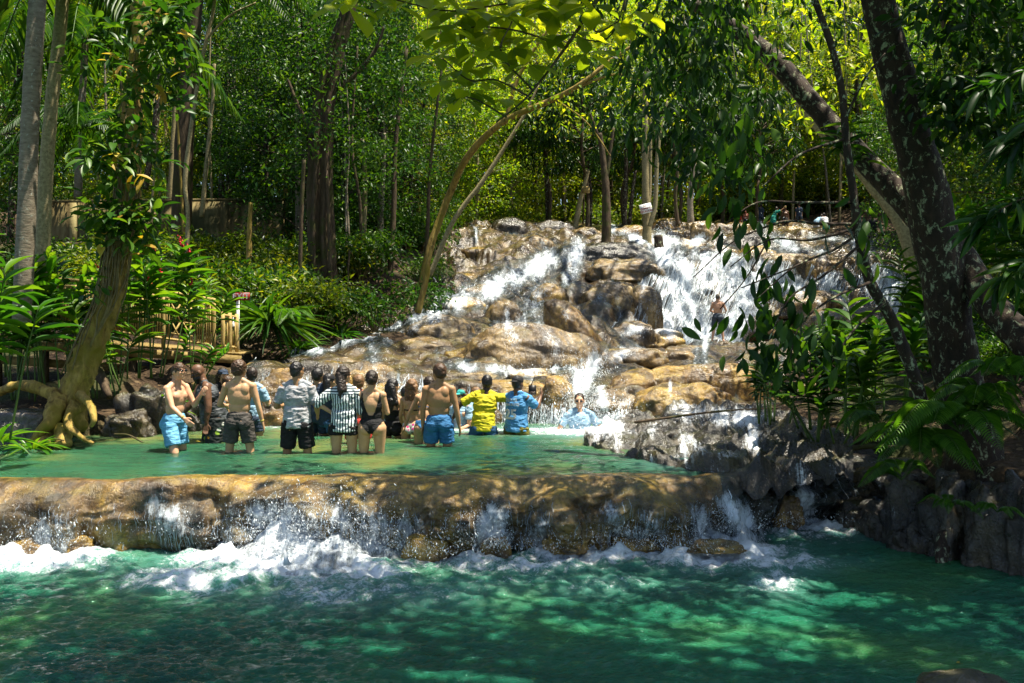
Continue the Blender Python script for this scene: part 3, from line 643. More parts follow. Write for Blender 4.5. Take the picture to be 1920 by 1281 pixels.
L_[:, 2] += .05 * fbm(L_, 1.1, 4, 9) * np.tile(np.interp(pp[:, 0], [-.25, -.05, .6, .7], [2, .35, .35, 0])[:, None], (1, NX)).ravel()
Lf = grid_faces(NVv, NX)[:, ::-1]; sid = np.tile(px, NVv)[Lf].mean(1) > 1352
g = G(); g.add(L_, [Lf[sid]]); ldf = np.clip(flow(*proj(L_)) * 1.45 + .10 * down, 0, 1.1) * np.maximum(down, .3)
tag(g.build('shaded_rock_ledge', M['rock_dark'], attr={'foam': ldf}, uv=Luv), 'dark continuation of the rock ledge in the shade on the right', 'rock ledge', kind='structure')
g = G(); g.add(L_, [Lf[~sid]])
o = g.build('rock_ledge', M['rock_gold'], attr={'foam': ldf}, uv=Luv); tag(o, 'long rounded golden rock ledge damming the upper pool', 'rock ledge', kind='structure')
for px_, pt, pb, pw, d, lb in [(60,985,1048,150,10.0,'low tan rock at the left foot of the ledge'),(150,990,1040,70,10.0,'small tan knob in the foam left of the ledge face'),(800,985,1045,110,9.9,'brown bulge in the foam under the middle of the ledge'),
   (930,990,1045,70,9.9,'small wet knob between two small falls'),(1060,975,1030,110,10.1,'fluted brown bulge low on the ledge'),(1190,985,1030,110,10.1,'dark wet bulge low on the right half of the ledge'),(1345,1000,1035,130,9.7,'dark rounded rock awash in the foam'),(1250,930,990,130,10.35,'sunlit tan bulge on the right half of the ledge')]:
    B(px_, pt + 16, pb, pw * .8, d + .12, lb, 'rock_gold', .7, 0, .75, .18, 5, .04)

for k, (px_, pt, pb, pw, d) in enumerate([(870,520,548,60,33),(925,470,495,60,40),(960,475,500,50,38),(905,540,562,60,30),(1030,540,565,50,29),(1060,500,520,60,35),(1120,545,575,50,30),(1185,610,640,70,28),(1240,625,645,60,29),
   (780,600,628,80,25),(700,635,656,90,23),(800,640,672,90,21.5),(900,655,690,100,20.5),(1060,650,688,90,21.5),(1120,668,700,80,20.5),(1185,660,684,90,22),(640,655,672,90,22.6),(1220,455,480,50,41),(1290,455,475,50,42),(1350,470,492,60,39),
   (1420,470,495,60,38),(1500,560,585,70,33),(1560,590,615,80,30),(1620,620,645,90,27),(1700,600,630,90,27),(1440,600,625,70,33),(1760,560,590,80,28),(1700,640,668,100,23),(1580,640,664,80,25),(1480,690,720,100,18.5),(1520,720,752,110,17.2),(1600,700,735,120,17.5),
   (1680,690,720,110,18),(880,705,716,90,18.5),(1000,700,712,90,18.3),(660,700,735,70,16.9),(720,725,770,80,16.4),(800,735,790,80,16.3),(640,745,790,70,16.2),(540,720,760,70,16.6),(500,760,800,80,16.1),(870,755,800,90,16.3),(1150,735,770,70,17.0),(1000,425,445,60,47),(1180,430,450,50,46),(1370,425,445,60,48)]):
    B(px_, pt - 9, pb, pw * 1.45, d, 'low rounded wet rock among the terraces of the falls', 'rock_gold' if k % 4 == 0 else 'rock_brown', .8, 0, .8, .2, 4, grp='low rocks on the terraces of the falls')

# ---- strands: thin ribbons of water that follow the rock down
def strands(jobs, name, label, seed=5):
    rng = np.random.default_rng(seed); g = G()
    for Pg, Dg, n, step, lmin, lmax, wd, off, thr in jobs:      # step: change of row index per point on the way down
        nv_, nu_ = Dg.shape; w_ = np.clip(Dg - thr, 0, None).ravel() ** 1.3; st = rng.choice(len(w_), n, p=w_ / w_.sum()); iv, iu = st // nu_, (st % nu_).astype(float)
        m = 9; ln = rng.uniform(lmin, lmax, n); dr = np.cumsum(rng.normal(size=(n, m)) * .35, 1); pts = []
        for k in range(m):
            v_ = np.clip(iv + step * ln * k / (m - 1), 0, nv_ - 1.001); u_ = np.clip(iu + dr[:, k], 0, nu_ - 1.001); a_, b_ = v_.astype(int), u_.astype(int); fa, fb = (v_ - a_)[:, None], (u_ - b_)[:, None]
            pts.append((Pg[a_, b_] * (1 - fb) + Pg[a_, b_ + 1] * fb) * (1 - fa) + (Pg[a_ + 1, b_] * (1 - fb) + Pg[a_ + 1, b_ + 1] * fb) * fa)
        pts = np.stack(pts, 1); o_ = (off * rng.uniform(.3, 1.6, n))[:, None] * (1 + .5 * rng.normal(size=(n, m))); pts = pts + nrm(np.array((0, -1, .55))) * o_[..., None]
        dirn = nrm(np.gradient(pts, axis=1)); side = nrm(np.cross(dirn, np.array((0, -1, .4)))); t_ = np.linspace(0, 1, m); ww = (wd * np.exp(rng.normal(size=n) * .5))[:, None] * (np.sin(np.pi * (.08 + .86 * t_)) ** .7)[None] * rng.uniform(.4, 1.5, (n, m))
        V = np.stack([pts - side * ww[..., None], pts + side * ww[..., None]], 2).reshape(-1, 3); base = (np.arange(n) * m * 2)[:, None]; j = np.arange(m - 1)[None] * 2
        Fq = np.stack([base + j, base + j + 1, base + j + 3, base + j + 2], -1).reshape(-1, 4); g.add(V, Fq)
    o_ = g.build(name, M['strand']); return tag(o_, label, 'falling water', kind='stuff')
strands([(FP, den.reshape(FP.shape[:2]) * sm(.2, .6, steep), 8000, -1, 2, 13, .0045, .05, .12)], 'falls_water_strands', 'white strands of water running down the falls')
LG = L_.reshape(NVv, NX, 3); ld_ = flow(*proj(L_)).reshape(NVv, NX) * np.maximum(down.reshape(NVv, NX), .0)
strands([(LG, ld_, 1700, 1, 2, 26, .0016, .02, .06), (LG, down.reshape(NVv, NX) * .2, 500, 1, 2, 12, .0014, .010, .05)], 'ledge_water_strands', 'white strands of water pouring down the near ledge', 6)

# ================================================================== WATER SURFACES
# upper pool
xs_ = np.linspace(-13, 6.0, 420); ys_ = np.linspace(10.72, 17.6, 260); XX, YY = np.meshgrid(xs_, ys_)
cy = np.interp(XX, (px - 960) / F * dc, dc)
YY = cy + (YY - 10.72) * (17.6 - cy) / (17.6 - 10.72) - .10
Pp = np.stack([XX, YY, 0 * XX], -1).reshape(-1, 3)
rim = sm(.14, .0, (YY - cy).ravel())
Pp[:, 2] = .012 + (.026 * fbm(Pp * np.array((.30, 1.9, 1)), 2.3, 4, 11) + .010 * fbm(Pp * np.array((.6, 1.4, 1)), 6, 3, 12)) * (1 - rim) - rim * .07
g = G(); g.add(Pp, grid_faces(260, 420)); 
pxu, pyu = proj(Pp)
fu = np.maximum.reduce([.75 * np.exp(-((pxu - 1100) / 130) ** 2 - ((pyu - 808) / 11) ** 2) * 1.3, .6 * np.exp(-((pyu - 806) / 7) ** 2) * (pxu > 780) * (pxu < 1200), .4 * np.exp(-((pxu - 1300) / 120) ** 2 - ((pyu - 868) / 14) ** 2), .45 * np.exp(-((pyu - 800) / 6) ** 2) * (pxu > 450) * (pxu < 800)])
o = g.build('upper_pool_water', M['water_up'], attr={'foam': fu}); tag(o, 'clear green water of the upper pool', kind='structure')
# lower pool
xs_ = np.linspace(-11, 11, 640); ys_ = 3.2 + (11.75 - 3.2) * np.linspace(0, 1, 380) ** .9; XX, YY = np.meshgrid(xs_, ys_)
Pw = np.stack([XX, YY, 0 * XX - .8], -1).reshape(-1, 3); pxw, pyw = proj(Pw)
def blob(cx, cy_, rx, ry, s): return s * np.exp(-((pxw - cx) / rx) ** 2 - ((pyw - cy_) / ry) ** 2)
fo = np.maximum.reduce([blob(70,1055,170,26,1.0), blob(560,1060,230,44,1.25), blob(400,1092,170,30,.9), blob(700,1085,70,17,1.05), blob(820,1050,150,22,.75), blob(900,1045,90,40,.9), blob(1000,1072,150,16,.65),
   blob(1140,1042,220,22,1.0), blob(1330,1045,170,30,1.1), blob(1420,1045,80,22,1.05), blob(1390,985,130,30,1.0), blob(1510,995,190,26,.9), blob(1450,1060,130,18,.8), blob(1240,1055,160,14,.5), blob(240,1075,120,16,.4), blob(600,1115,330,36,.45), blob(1000,1100,300,26,.35), blob(1450,1100,60,26,.6)])
fo = fo * 1.2 * np.clip(1.0 + .55 * fbm(Pw, 1.3, 4, 31), .2, 1.5)
hh = .028 * fbm(Pw * np.array((1, 1.7, 1)), 1.0, 4, 14) + .016 * fbm(Pw * np.array((1, 1.4, 1)), 4.2, 4, 15, True) + .006 * fbm(Pw * np.array((1, 1.3, 1)), 11, 2, 18, True) + .15 * np.clip(fo, 0, 1.2) * (fbm(Pw, 3.2, 5, 16) * .8 + .5) 
Pw[:, 2] += hh
g = G(); g.add(Pw, grid_faces(380, 640)); o = g.build('lower_pool_water', M['water_low'], attr={'foam': fo}); tag(o, 'deep green churning water of the lower pool with white foam', kind='structure')
g = G(); xs_ = np.linspace(-40, 40, 160); ys_ = np.linspace(-12, 3.3, 40); XX, YY = np.meshgrid(xs_, ys_); Pn = np.stack([XX, YY, 0 * XX - .806], -1).reshape(-1, 3); Pn[:, 2] += .02 * fbm(Pn, 1, 3); g.add(Pn, grid_faces(40, 160))
for sx in (-1, 1):
    xs_ = np.linspace(10.9, 40, 60) * sx; ys_ = np.linspace(3.2, 11.5, 40); XX, YY = np.meshgrid(xs_, ys_); Pn = np.stack([XX, YY, 0 * XX - .808], -1).reshape(-1, 3)
    Fq = grid_faces(40, 60); g.add(Pn, Fq if sx > 0 else Fq[:, ::-1])
o = g.build('river_water', M['water_low'], attr={'foam': np.zeros(g.n)}); tag(o, 'calm green river water round the lower pool', kind='structure')

# ---- water film over the near ledge and the foam thrown up against its foot
fs = np.clip(ldf * 1.0 + .22, 0, 1.1); jit = fs + .12 * fbm(L_, 3, 3, 61); Lq = L_ + nrm(np.array((0, -1, .3))) * (.025 + .03 * np.abs(fbm(L_, 4, 3, 62)))[:, None]
kf = Lf[jit[Lf].mean(1) > .26]; ids = np.unique(kf); mp = np.full(len(Lq), -1); mp[ids] = np.arange(len(ids)); g = G(); g.add(Lq[ids], mp[kf])
tag(g.build('ledge_water', M['cascade'], attr={'foam': fs[ids]}, uv=Luv[ids]), 'thin foaming water pouring over the near ledge', 'waterfall', kind='structure')
g = G(); fat = []
for px0, px1, hh_, out_ in [(360,800,.58,1.15),(-60,190,.22,.7),(860,980,.50,.6),(1090,1250,.26,.6),(1290,1440,.36,.8),(1440,1560,.22,.5),(980,1090,.2,.4)]:
    n_ = int((px1 - px0) * .9); m_ = 60; pu_ = np.linspace(px0, px1, n_); v_ = np.linspace(0, 1, m_)[:, None]; e_ = np.sin(np.pi * (pu_ - px0) / (px1 - px0)) ** .7
    dfo = np.interp(pu_, px, df) + .30; dd_ = dfo - v_ * out_ * (.35 + .65 * e_); x_ = (pu_ - 960) / F * dfo; b_ = np.stack([x_ + 0 * dd_, dd_, 0 * dd_], -1)
    nz = fbm(b_.reshape(-1, 3) + (0, 0, px0), 2.2, 5, 63).reshape(dd_.shape); zt = -.80 + hh_ * e_ * (1 - v_) ** 1.7 * (1 + .38 * nz) + .05 * nz * e_ * (1 - v_)
    b_[..., 2] = zt + .01; b_ = b_.reshape(-1, 3); b_ += nrm(np.array((0, -1, .8))) * (.06 * fbm(b_, 6, 4, 64) * np.repeat(((1 - v_) ** .5)[:, :1], n_, 1).ravel())[:, None]
    fv_ = (e_[None] ** .6 * (1.05 - .45 * v_)).ravel(); Fq = grid_faces(m_, n_); kk_ = (fv_ + .30 * fbm(b_, 2.6, 4, 65))[Fq].mean(1) > .42; g.add(b_, Fq[kk_][:, ::-1]); fat.append(fv_)
tag(g.build('churning_foam', M['cascade'], attr={'foam': np.clip(np.concatenate(fat) * 1.22, 0, 1.3)}, uv=np.vstack(g.v)[:, :2] * 2), 'white foam churning against the foot of the near ledge', 'foam', kind='stuff')

# ================================================================== SPRAY: loose drops thrown up where the water lands
def drops(specs, name, label, base=.010):
    V0, F0 = ICO[1]; g = G(); rng = np.random.default_rng(11); P = []; Sz = []
    for (px_, py_, d, sx, sy, sd, n, s) in specs:
        a = rng.normal(size=(n * 2, 3)) * .8; n = n * 2; c = at(px_, py_, d)
        p = c + np.c_[a[:, 0] * sx / F * d, a[:, 1] * sd - sd, np.abs(a[:, 2]) * sy / F * d * 1.2 - .25 * sy / F * d]
        P.append(p); Sz.append(base * .26 * s * np.exp(rng.normal(size=n) * .6))
    P = np.vstack(P); Sz = np.concatenate(Sz); T3 = np.array([(0,0,1),(.94,0,-.33),(-.47,.82,-.33),(-.47,-.82,-.33)]); F3 = np.array([(0,1,2),(0,2,3),(0,3,1),(1,3,2)])
    rot = nrm(rng.normal(size=(len(P), 3))); st = rng.uniform(.8, 3.0, len(P))
    V = T3[None] * Sz[:, None, None]; V = V + rot[:, None] * (V @ np.ones(3))[..., None] * 0 ; V[..., 2] *= st[:, None]; V[..., 0] += rot[:, 0:1] * V[..., 2] * .8
    V = V + P[:, None]; Fs = (F3[None] + (np.arange(len(P)) * 4)[:, None, None]).reshape(-1, 3)
    g.add(V.reshape(-1, 3), Fs); o = g.build(name, M['spray'], smooth=True); return tag(o, label, 'spray', kind='stuff')
drops([(540,1000,9.95,70,44,.12,1430,1),(620,975,10.0,70,40,.12,990,1),(500,1030,9.8,80,24,.2,825,1),(700,1015,9.9,60,34,.12,605,1),(925,1010,9.95,24,40,.1,605,1),(870,1000,9.95,30,30,.1,275,1),(800,1030,9.9,90,16,.15,440,1),
       (100,1015,9.95,80,28,.12,495,.9),(30,1040,9.8,80,14,.2,275,1),(1180,1010,10.0,110,22,.12,550,.9),(1350,985,10.3,60,24,.15,495,.9),(1480,975,10.9,80,12,.15,275,.9),(1280,1020,9.9,80,16,.15,385,.9),(1000,1025,9.95,60,16,.1,275,.9),(330,990,10.15,50,24,.08,165,.8)],
      'pool_spray', 'white drops thrown up along the foot of the near ledge')
drops([(1085,750,16.6,26,44,.3,1350,1.5),(1130,780,16.2,40,28,.3,765,1.4),(1040,785,16.2,60,22,.25,675,1.2),(950,790,16.3,60,26,.2,495,1.1),(1100,800,15.9,60,10,.3,405,1.4),(1110,700,17.2,24,20,.2,405,1.4),
       (1300,600,33.0,70,24,.6,720,2.4),(1400,590,34.0,50,30,.6,450,2.4),(1290,530,34.5,50,30,.6,405,2.2),(980,700,19.2,90,10,.3,405,1.3),(1010,590,27,30,24,.4,225,2),(900,550,30,60,20,.5,315,2.2),(710,720,16.7,26,36,.15,405,1.1),(770,740,16.5,30,30,.15,225,1.1),
       (1340,800,14.6,60,16,.3,315,1.1),(1240,445,46,40,14,.6,225,3),(1430,450,44,40,20,.6,225,3),(1640,540,34,50,30,.6,315,2.2),(490,750,16,40,40,.15,135,.9)],
      'falls_spray', 'white drops flying where the falls strike the rocks')
# ================================================================== TREES AND PLANTS
def limb_tree(name, label, cat, trunk, rad, bark, crown=None, leafm='leaf_bg', limbs=(), group=None, seg=14, noise=.12, flute=0, nfl=7, n=None, extra=None):
    """trunk and limbs as one mesh, crown as another; paths are lists of world points"""
    base = np.array(trunk[0]); r = empty(name, base, label, cat, group)
    g = G(); tube(g, trunk, rad, seg, n or len(trunk) * 8, noise, 4, flute, nfl, seed=int(abs(base[0] * 7)))
    for pts, rr in limbs: tube(g, pts, rr, max(6, seg - 4), len(pts) * 6, noise, 5)
    g.build('trunk', M[bark], r, loc=base).location = (0, 0, 0)
    if crown is not None: crown.build('crown', M[leafm], r, smooth=False, loc=base).location = (0, 0, 0)
    return r
def twigs_and_leaves(g, ends, n, L, wr, T, spread, rng, droop=.4):
    cloud(g, ends, n, spread, L, wr, T, droop, rng)

# ---- the forest behind: a few tree shapes, copied
def forest_proto(name, label, H, bare, rx, nclump, nleaf, L, leafm, bark, seed, T=L2, wr=.5, crad=.95, r0=.16, low=0.0):
    rng = np.random.default_rng(seed); r = empty(name, (0, 0, 0), label, 'tree')
    g = G(); bend = rng.normal(size=(5, 2)) * .35
    tr = [(bend[k, 0] * k * .4, bend[k, 1] * k * .4, H * k / 4 - (.5 if k == 0 else 0)) for k in range(5)]
    tube(g, tr, [r0, r0 * .8, r0 * .6, r0 * .3], 9, 20, .15, 3, seed=seed)
    cl = []
    for k in range(nclump):
        h = bare + (H - bare) * rng.random() ** .9; a = rng.random() * 6.283; wdt = rx * math.sin(math.pi * min(.97, .12 + .85 * (h - bare) / (H - bare))) ** .6
        rad = wdt * (.35 + .65 * rng.random() ** .5); t = h / H * 4; i = min(3, int(t)); c = np.array(tr[i]) * (1 - t + i) + np.array(tr[i + 1]) * (t - i)
        p = np.array((c[0] + math.cos(a) * rad, c[1] + math.sin(a) * rad, h)); cl.append(p)
        if k % 3 == 0: tube(g, [c - (0, 0, .6), (c + p) / 2 + (0, 0, -.1), p], [r0 * .28, .02], 5, 7)
    g.build('trunk', M[bark], r)
    g = G(); cloud(g, cl, nleaf, crad * rng.uniform(.6, 1.3, len(cl)), L, wr, T, low or .3, rng)
    g.build('crown', M[leafm], r, smooth=False); return r
def shrub_proto(name, label, n, rad, h, L, leafm, seed, T=L2, wr=.42, cat='shrub'):
    rng = np.random.default_rng(seed); r = empty(name, (0, 0, 0), label, cat)
    g = G(); g2 = G(); 
    for k in range(9):
        a = rng.random() * 6.283; q_ = rng.random() * rad * .8; tp = np.array((math.cos(a) * q_, math.sin(a) * q_, h * rng.uniform(.4, .9)))
        tube(g, [(0, 0, -.1), tp * .5 + (0, 0, .1), tp], [.02, .008], 5, 6); cloud(g2, tp, n // 9, rad * .55, L, wr, T, .2, rng)
    g.build('stem', M['vine'], r); g2.build('foliage', M[leafm], r, smooth=False); return r
PR = []
def reg(o): PR.append(o); return o
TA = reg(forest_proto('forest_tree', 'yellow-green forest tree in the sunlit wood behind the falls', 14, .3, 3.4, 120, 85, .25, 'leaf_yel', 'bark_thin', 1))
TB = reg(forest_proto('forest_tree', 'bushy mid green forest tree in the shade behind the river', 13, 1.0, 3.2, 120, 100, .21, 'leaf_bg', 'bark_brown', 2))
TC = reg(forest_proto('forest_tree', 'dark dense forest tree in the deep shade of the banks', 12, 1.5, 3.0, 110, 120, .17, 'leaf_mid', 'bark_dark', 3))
TD = reg(forest_proto('drooping_leaf_tree', 'slim tree with long dark drooping leaves behind the top of the falls', 9, 3.6, 2.6, 60, 60, .38, 'leaf_dark', 'bark_brown', 4, LMID, .26, .8, .12, 1.6))
SA = reg(shrub_proto('shrub', 'low sunlit green shrub on the forest floor', 1000, 1.1, 1.0, .13, 'leaf_bg', 5))
SB = reg(shrub_proto('shrub', 'low dark green shrub on the shaded bank', 900, 1.0, .9, .14, 'leaf_mid', 6))
used_proto = set()
def put(proto, x, y, s=1.0, rz=None, label=None, group=None, z=None, sz=None):
    if proto.name not in used_proto: used_proto.add(proto.name); o = proto
    else: o = copy_tree(proto)
    o.location = (x, y, (gz(x, y) if z is None else z) - .05); o.rotation_euler = (0, 0, RNG.random() * 6.28 if rz is None else rz)
    o.scale = (s, s, sz or s)
    if label: o['label'] = label
    if group: o['group'] = group
    return o
GA, GB, GC, GD = 'sunlit trees filling the wood behind the falls', 'bushy trees filling the shaded wood', 'dark trees on the river banks', 'drooping-leaved trees behind the falls'
# centre, sunlit: behind the top of the falls and up the valley
for px_, d, s in [(760,56,1.1),(860,60,1.2),(960,63,1.1),(1060,64,1.25),(1160,66,1.2),(1260,66,1.2),(1370,67,1.1),(1480,66,1.2),(1590,64,1.2),(1690,60,1.2),
                  (800,76,1.5),(930,80,1.6),(1070,82,1.6),(1210,82,1.6),(1350,82,1.6),(1500,80,1.6),(1640,78,1.6),(1780,74,1.5),(700,68,1.4),(890,48,.75),(960,52,.8),(820,47,.8),(1510,60,.9),(1420,59,.8)]:
    put(TA, (px_ - 960) / F * d, d + RNG.uniform(-1, 1), s, group=GA)
for px_, d, s in [(700,97,2.1),(860,99,2.2),(1020,100,2.2),(1180,100,2.2),(1340,100,2.2),(1500,99,2.2),(1660,97,2.1),(560,92,2.0),(1820,92,2.0)]:
    put(TA, (px_ - 960) / F * d, d, s, group=GA, sz=s * 1.1)
# left wood
for px_, d, s in [(-60,44,1.2),(40,46,1.2),(150,50,1.2),(260,44,1.0),(350,52,1.2),(455,46,1.1),(545,42,1.0),(620,48,1.1),(700,44,.9),(420,62,1.4),(250,66,1.5),(80,64,1.5),(560,60,1.4),(660,58,1.3),(-80,60,1.5),(760,40,.62),
                  (320,78,1.8),(150,80,1.8),(500,78,1.8),(-60,78,1.9),(620,75,1.7)]:
    put(TB, (px_ - 960) / F * d, d, s, group=GB)
for px_, d, s in [(300,38,.5),(330,43,.6),(250,40,.5),(600,44,.7),(470,42,.55),(180,42,.6)]:  # added trees: their yellow leaf colour stands in for patches of sunlight
    put(TA, (px_ - 960) / F * d, d, s, group='small yellow-green trees added as sunlit patches in the left wood', label='small yellow-green tree added as a sunlit patch in the left wood')
for px_, d, s in [(820,58,1.0),(1010,57,.9),(1150,60,1.0),(1300,59,1.0),(1460,57,1.0),(1620,56,1.0),(1100,74,1.6),(900,70,1.4),(1400,74,1.6)]:
    put(TB, (px_ - 960) / F * d, d, s, group='green trees between the sunlit ones', label='deeper green bushy tree among the sunlit trees behind the falls')
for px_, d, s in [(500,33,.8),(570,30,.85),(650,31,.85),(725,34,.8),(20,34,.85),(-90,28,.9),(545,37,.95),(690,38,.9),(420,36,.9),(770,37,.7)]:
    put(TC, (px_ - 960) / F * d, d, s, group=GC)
# right wood
for px_, d, s in [(1760,34,.95),(1850,30,.9),(1960,28,.9),(1820,42,1.1),(1920,40,1.1),(1740,48,1.1),(1700,40,.8),(1900,52,1.3),(2050,36,1.2),(1780,58,1.3),(2040,50,1.4),(1950,20,.7),(2080,17,.8)]:
    put(TB if px_ % 20 else TC, (px_ - 960) / F * d, d, s, group=GB if px_ % 20 else GC)
for px_, d, s in [(1026,50,.95),(1100,49,1.0),(1175,52,1.05),(1270,51,1.0),(1350,53,1.0),(1420,51,.9)]:
    put(TD, (px_ - 960) / F * d, d, s, group=GD, z=CZ - (425 - HOR) / F * d - .4)
# undergrowth
def scatter(proto, n, box_, smin, smax, group, seed, test=None, label=None):
    rng = np.random.default_rng(seed); k = 0; tries = 0
    while k < n and tries < n * 20:
        tries += 1; px_ = rng.uniform(box_[0], box_[1]); d = rng.uniform(box_[2] ** .5, box_[3] ** .5) ** 2; x = (px_ - 960) / F * d; z = gz(x, d)
        py_ = HOR - (z - CZ) / d * F
        if test and not test(px_, d, py_): continue
        put(proto, x, d, rng.uniform(smin, smax), rng.random() * 6.28, label=label, group=group); k += 1
scatter(SA, 46, (180, 830, 22, 46), .8, 1.5, 'sunlit shrubs on the forest floor', 1, lambda p, d, y: p < 640 and (y < 375 or y > 520) and not (395 < p < 560 and d < 25), 'low sunlit shrub on the slope below the retaining wall')
scatter(SB, 40, (480, 800, 22, 44), .8, 1.5, 'dark shrubs on the left bank', 2, lambda p, d, y: y < 640 - (p - 700) * .5, 'low dark shrub on the bank left of the falls')
scatter(SB, 30, (-40, 480, 20, 34), .6, 1.2, 'dark shrubs behind the boardwalk', 3, lambda p, d, y: p < 390, 'low dark shrub behind the boardwalk')
scatter(SA, 60, (780, 1720, 55, 66), 1.5, 2.6, 'sunlit shrubs above the falls', 4, None, 'bushy sunlit shrub above the top edge of the falls')
scatter(SA, 14, (1740, 2000, 26, 44), 1.0, 1.8, 'sunlit shrubs right of the big tree', 5, None, 'sunlit shrub in the wood right of the big dark tree')
scatter(SB, 26, (1560, 2000, 12.5, 22), .55, 1.0, 'dark shrubs on the right bank', 6, lambda p, d, y: p > 1480 + (22 - d) * 16, 'low dark shrub on the shaded right bank')

# ---- trunks that can be told apart
def trunk(label, pts, w_px, bark='bark_brown', name='tree', crown=None, leafm='leaf_bg', limbs=(), seg=12, dz=-.4, **k):
    P = [at(*p) for p in pts]; P[0] = P[0] + np.array((0, 0, dz)); ds = [p[2] for p in pts]
    rr = [wp / 2 / F * np.interp(i / (len(w_px) - 1), np.linspace(0, 1, len(ds)), ds) for i, wp in enumerate(w_px)]
    lb = [([at(*p) for p in lp], [wp / 2 / F * lp[0][2] for wp in lw]) for lp, lw in limbs]
    return limb_tree(name, label, 'tree', P, rr, bark, crown, leafm, lb, seg=seg, **k)
def crown_px(spots, n, L, wr, T, rad, seed, droop=.4):
    g = G(); rng = np.random.default_rng(seed); cloud(g, np.array([at(*s) for s in spots]), n, rad, L, wr, T, droop, rng); return g
trunk('thick pale palm trunk with lichen at the far left', [(40,560,14),(50,400,14),(58,200,14),(72,-20,14),(90,-300,14.4)], [34,33,32,30,28], 'bark_pale', 'palm_tree', crown_px([(110,-330,14.4)]*6, 60, 1.2, .12, LLONG, .5, 1, 1.0), 'leaf_mid', seg=22, noise=.05)
trunk('brown palm trunk second from the far left', [(78,500,16),(85,350,16),(98,180,16),(112,60,16),(122,-60,16)], [27,25,23,22,24], 'bark_thin', 'palm_tree', seg=16, noise=.05)
trunk('slim grey palm trunk behind the two thick left trunks', [(146,350,30),(150,250,30),(158,120,30),(160,60,30)], [15,14,13,12], 'bark_pale', 'palm_tree', noise=.05)
trunk('thin crooked light-barked tree in front of the wall', [(350,480,24),(352,400,24),(347,340,24),(358,240,24),(372,150,24),(388,70,24),(400,20,24),(410,-60,24)], [8,7,8,7,7,6,5], 'bark_thin', limbs=[([(388,72,24),(430,30,24),(480,5,24)],[5,3])])
trunk('narrow yellowish trunk right of the crooked light tree', [(378,385,30),(388,300,30),(398,200,30),(402,120,30)], [9,8,7,5], 'bark_thin')
trunk('dark slim trunk behind the vine-covered tree', [(272,330,27),(290,240,27),(300,140,27),(305,20,27)], [12,11,9,8], 'bark_dark')
trunk('dark slim pole-straight trunk by the grey steps', [(428,360,36),(427,250,36),(424,140,36)], [6,5,4], 'bark_dark')
rngt = np.random.default_rng(5)
trunk('massive dark trunk wrapped in straight hanging roots', [(606,600,26),(604,480,26),(600,330,26),(606,210,26),(625,110,26),(650,30,26),(668,-60,26)], [52,44,38,34,28,24,20], 'bark_brown', 'fig_tree',
      crown_px([(x, y, 25.5 + rngt.normal()) for x, y in zip(rngt.uniform(480, 790, 90), rngt.uniform(-60, 330, 90))], 50, .17, .45, L2, .75, 8), 'leaf_mid', flute=.28, nfl=6, seg=40, noise=.1, n=60,
      limbs=[([(590,580,25.7),(588,420,25.6),(594,300,25.7)],[9,6]),([(620,590,25.6),(618,440,25.6),(612,320,25.7)],[8,6]),([(640,170,26),(700,100,26),(720,50,26)],[9,5]),([(610,300,26),(560,200,26),(540,150,26)],[9,5])])
for lb, pts, wd, bk in [
  ('pale spotted slim trunk right of the massive dark trunk',[(678,520,30),(682,440,30),(684,340,30),(680,260,30)],[12,10,9,8],'bark_thin'),
  ('mottled slim trunk in the dark wood left of the falls',[(712,480,31),(714,400,31),(718,330,31),(720,250,31)],[13,12,10,9],'bark_pale'),
  ('brown slim trunk left of the massive dark trunk',[(562,620,24),(563,480,24),(566,380,24),(570,300,24)],[9,8,7,7],'bark_brown'),
  ('thin dark trunk at the left edge of the massive trunk',[(575,560,27),(578,450,27),(582,330,27)],[7,6,6],'bark_dark'),
  ('short broken brown trunk on the slope above the exit sign',[(467,492,26),(467,460,26),(468,420,26),(470,380,26)],[12,10,8,7],'bark_gold'),
  ('thin dark sapling on the left slope',[(655,620,26),(652,540,26),(655,470,26)],[5,4,4],'bark_brown')]:
    trunk(lb, pts, wd, bk)
# arching brown tree and its bright companion pole
trunk('brown arching tree leaning right over the left side of the falls', [(786,545,27),(805,470,27),(845,360,27),(880,290,26),(945,228,25),(1030,190,24.5),(1085,160,24),(1150,110,24),(1210,70,24)], [17,14,13,13,12,11,9,7,4], 'bark_gold', 'arching_tree',
      crown_px([(x, y, 24 + rngt.normal()) for x, y in zip(rngt.uniform(860, 1260, 60), rngt.uniform(-40, 230, 60))], 34, .15, .45, L2, .8, 9), 'leaf_yel',
      limbs=[([(948,226,25),(970,150,25),(1010,80,25),(1070,0,25)],[9,7,5]),([(1080,165,24),(1150,140,24),(1200,150,24)],[6,3]),([(1040,186,24.5),(1100,230,24.5),(1150,300,24.5)],[4,2])])
trunk('pale straight pole-like trunk leaning right beside the falls', [(806,490,26),(850,415,26),(905,340,26),(950,270,26),(985,212,26),(1010,160,26)], [10,9,9,7,6,4], 'bark_thin')
trunk('ochre curved trunk base left of the falls', [(783,560,25),(800,520,25),(803,490,25),(812,460,25)], [13,11,9,7], 'bark_gold')
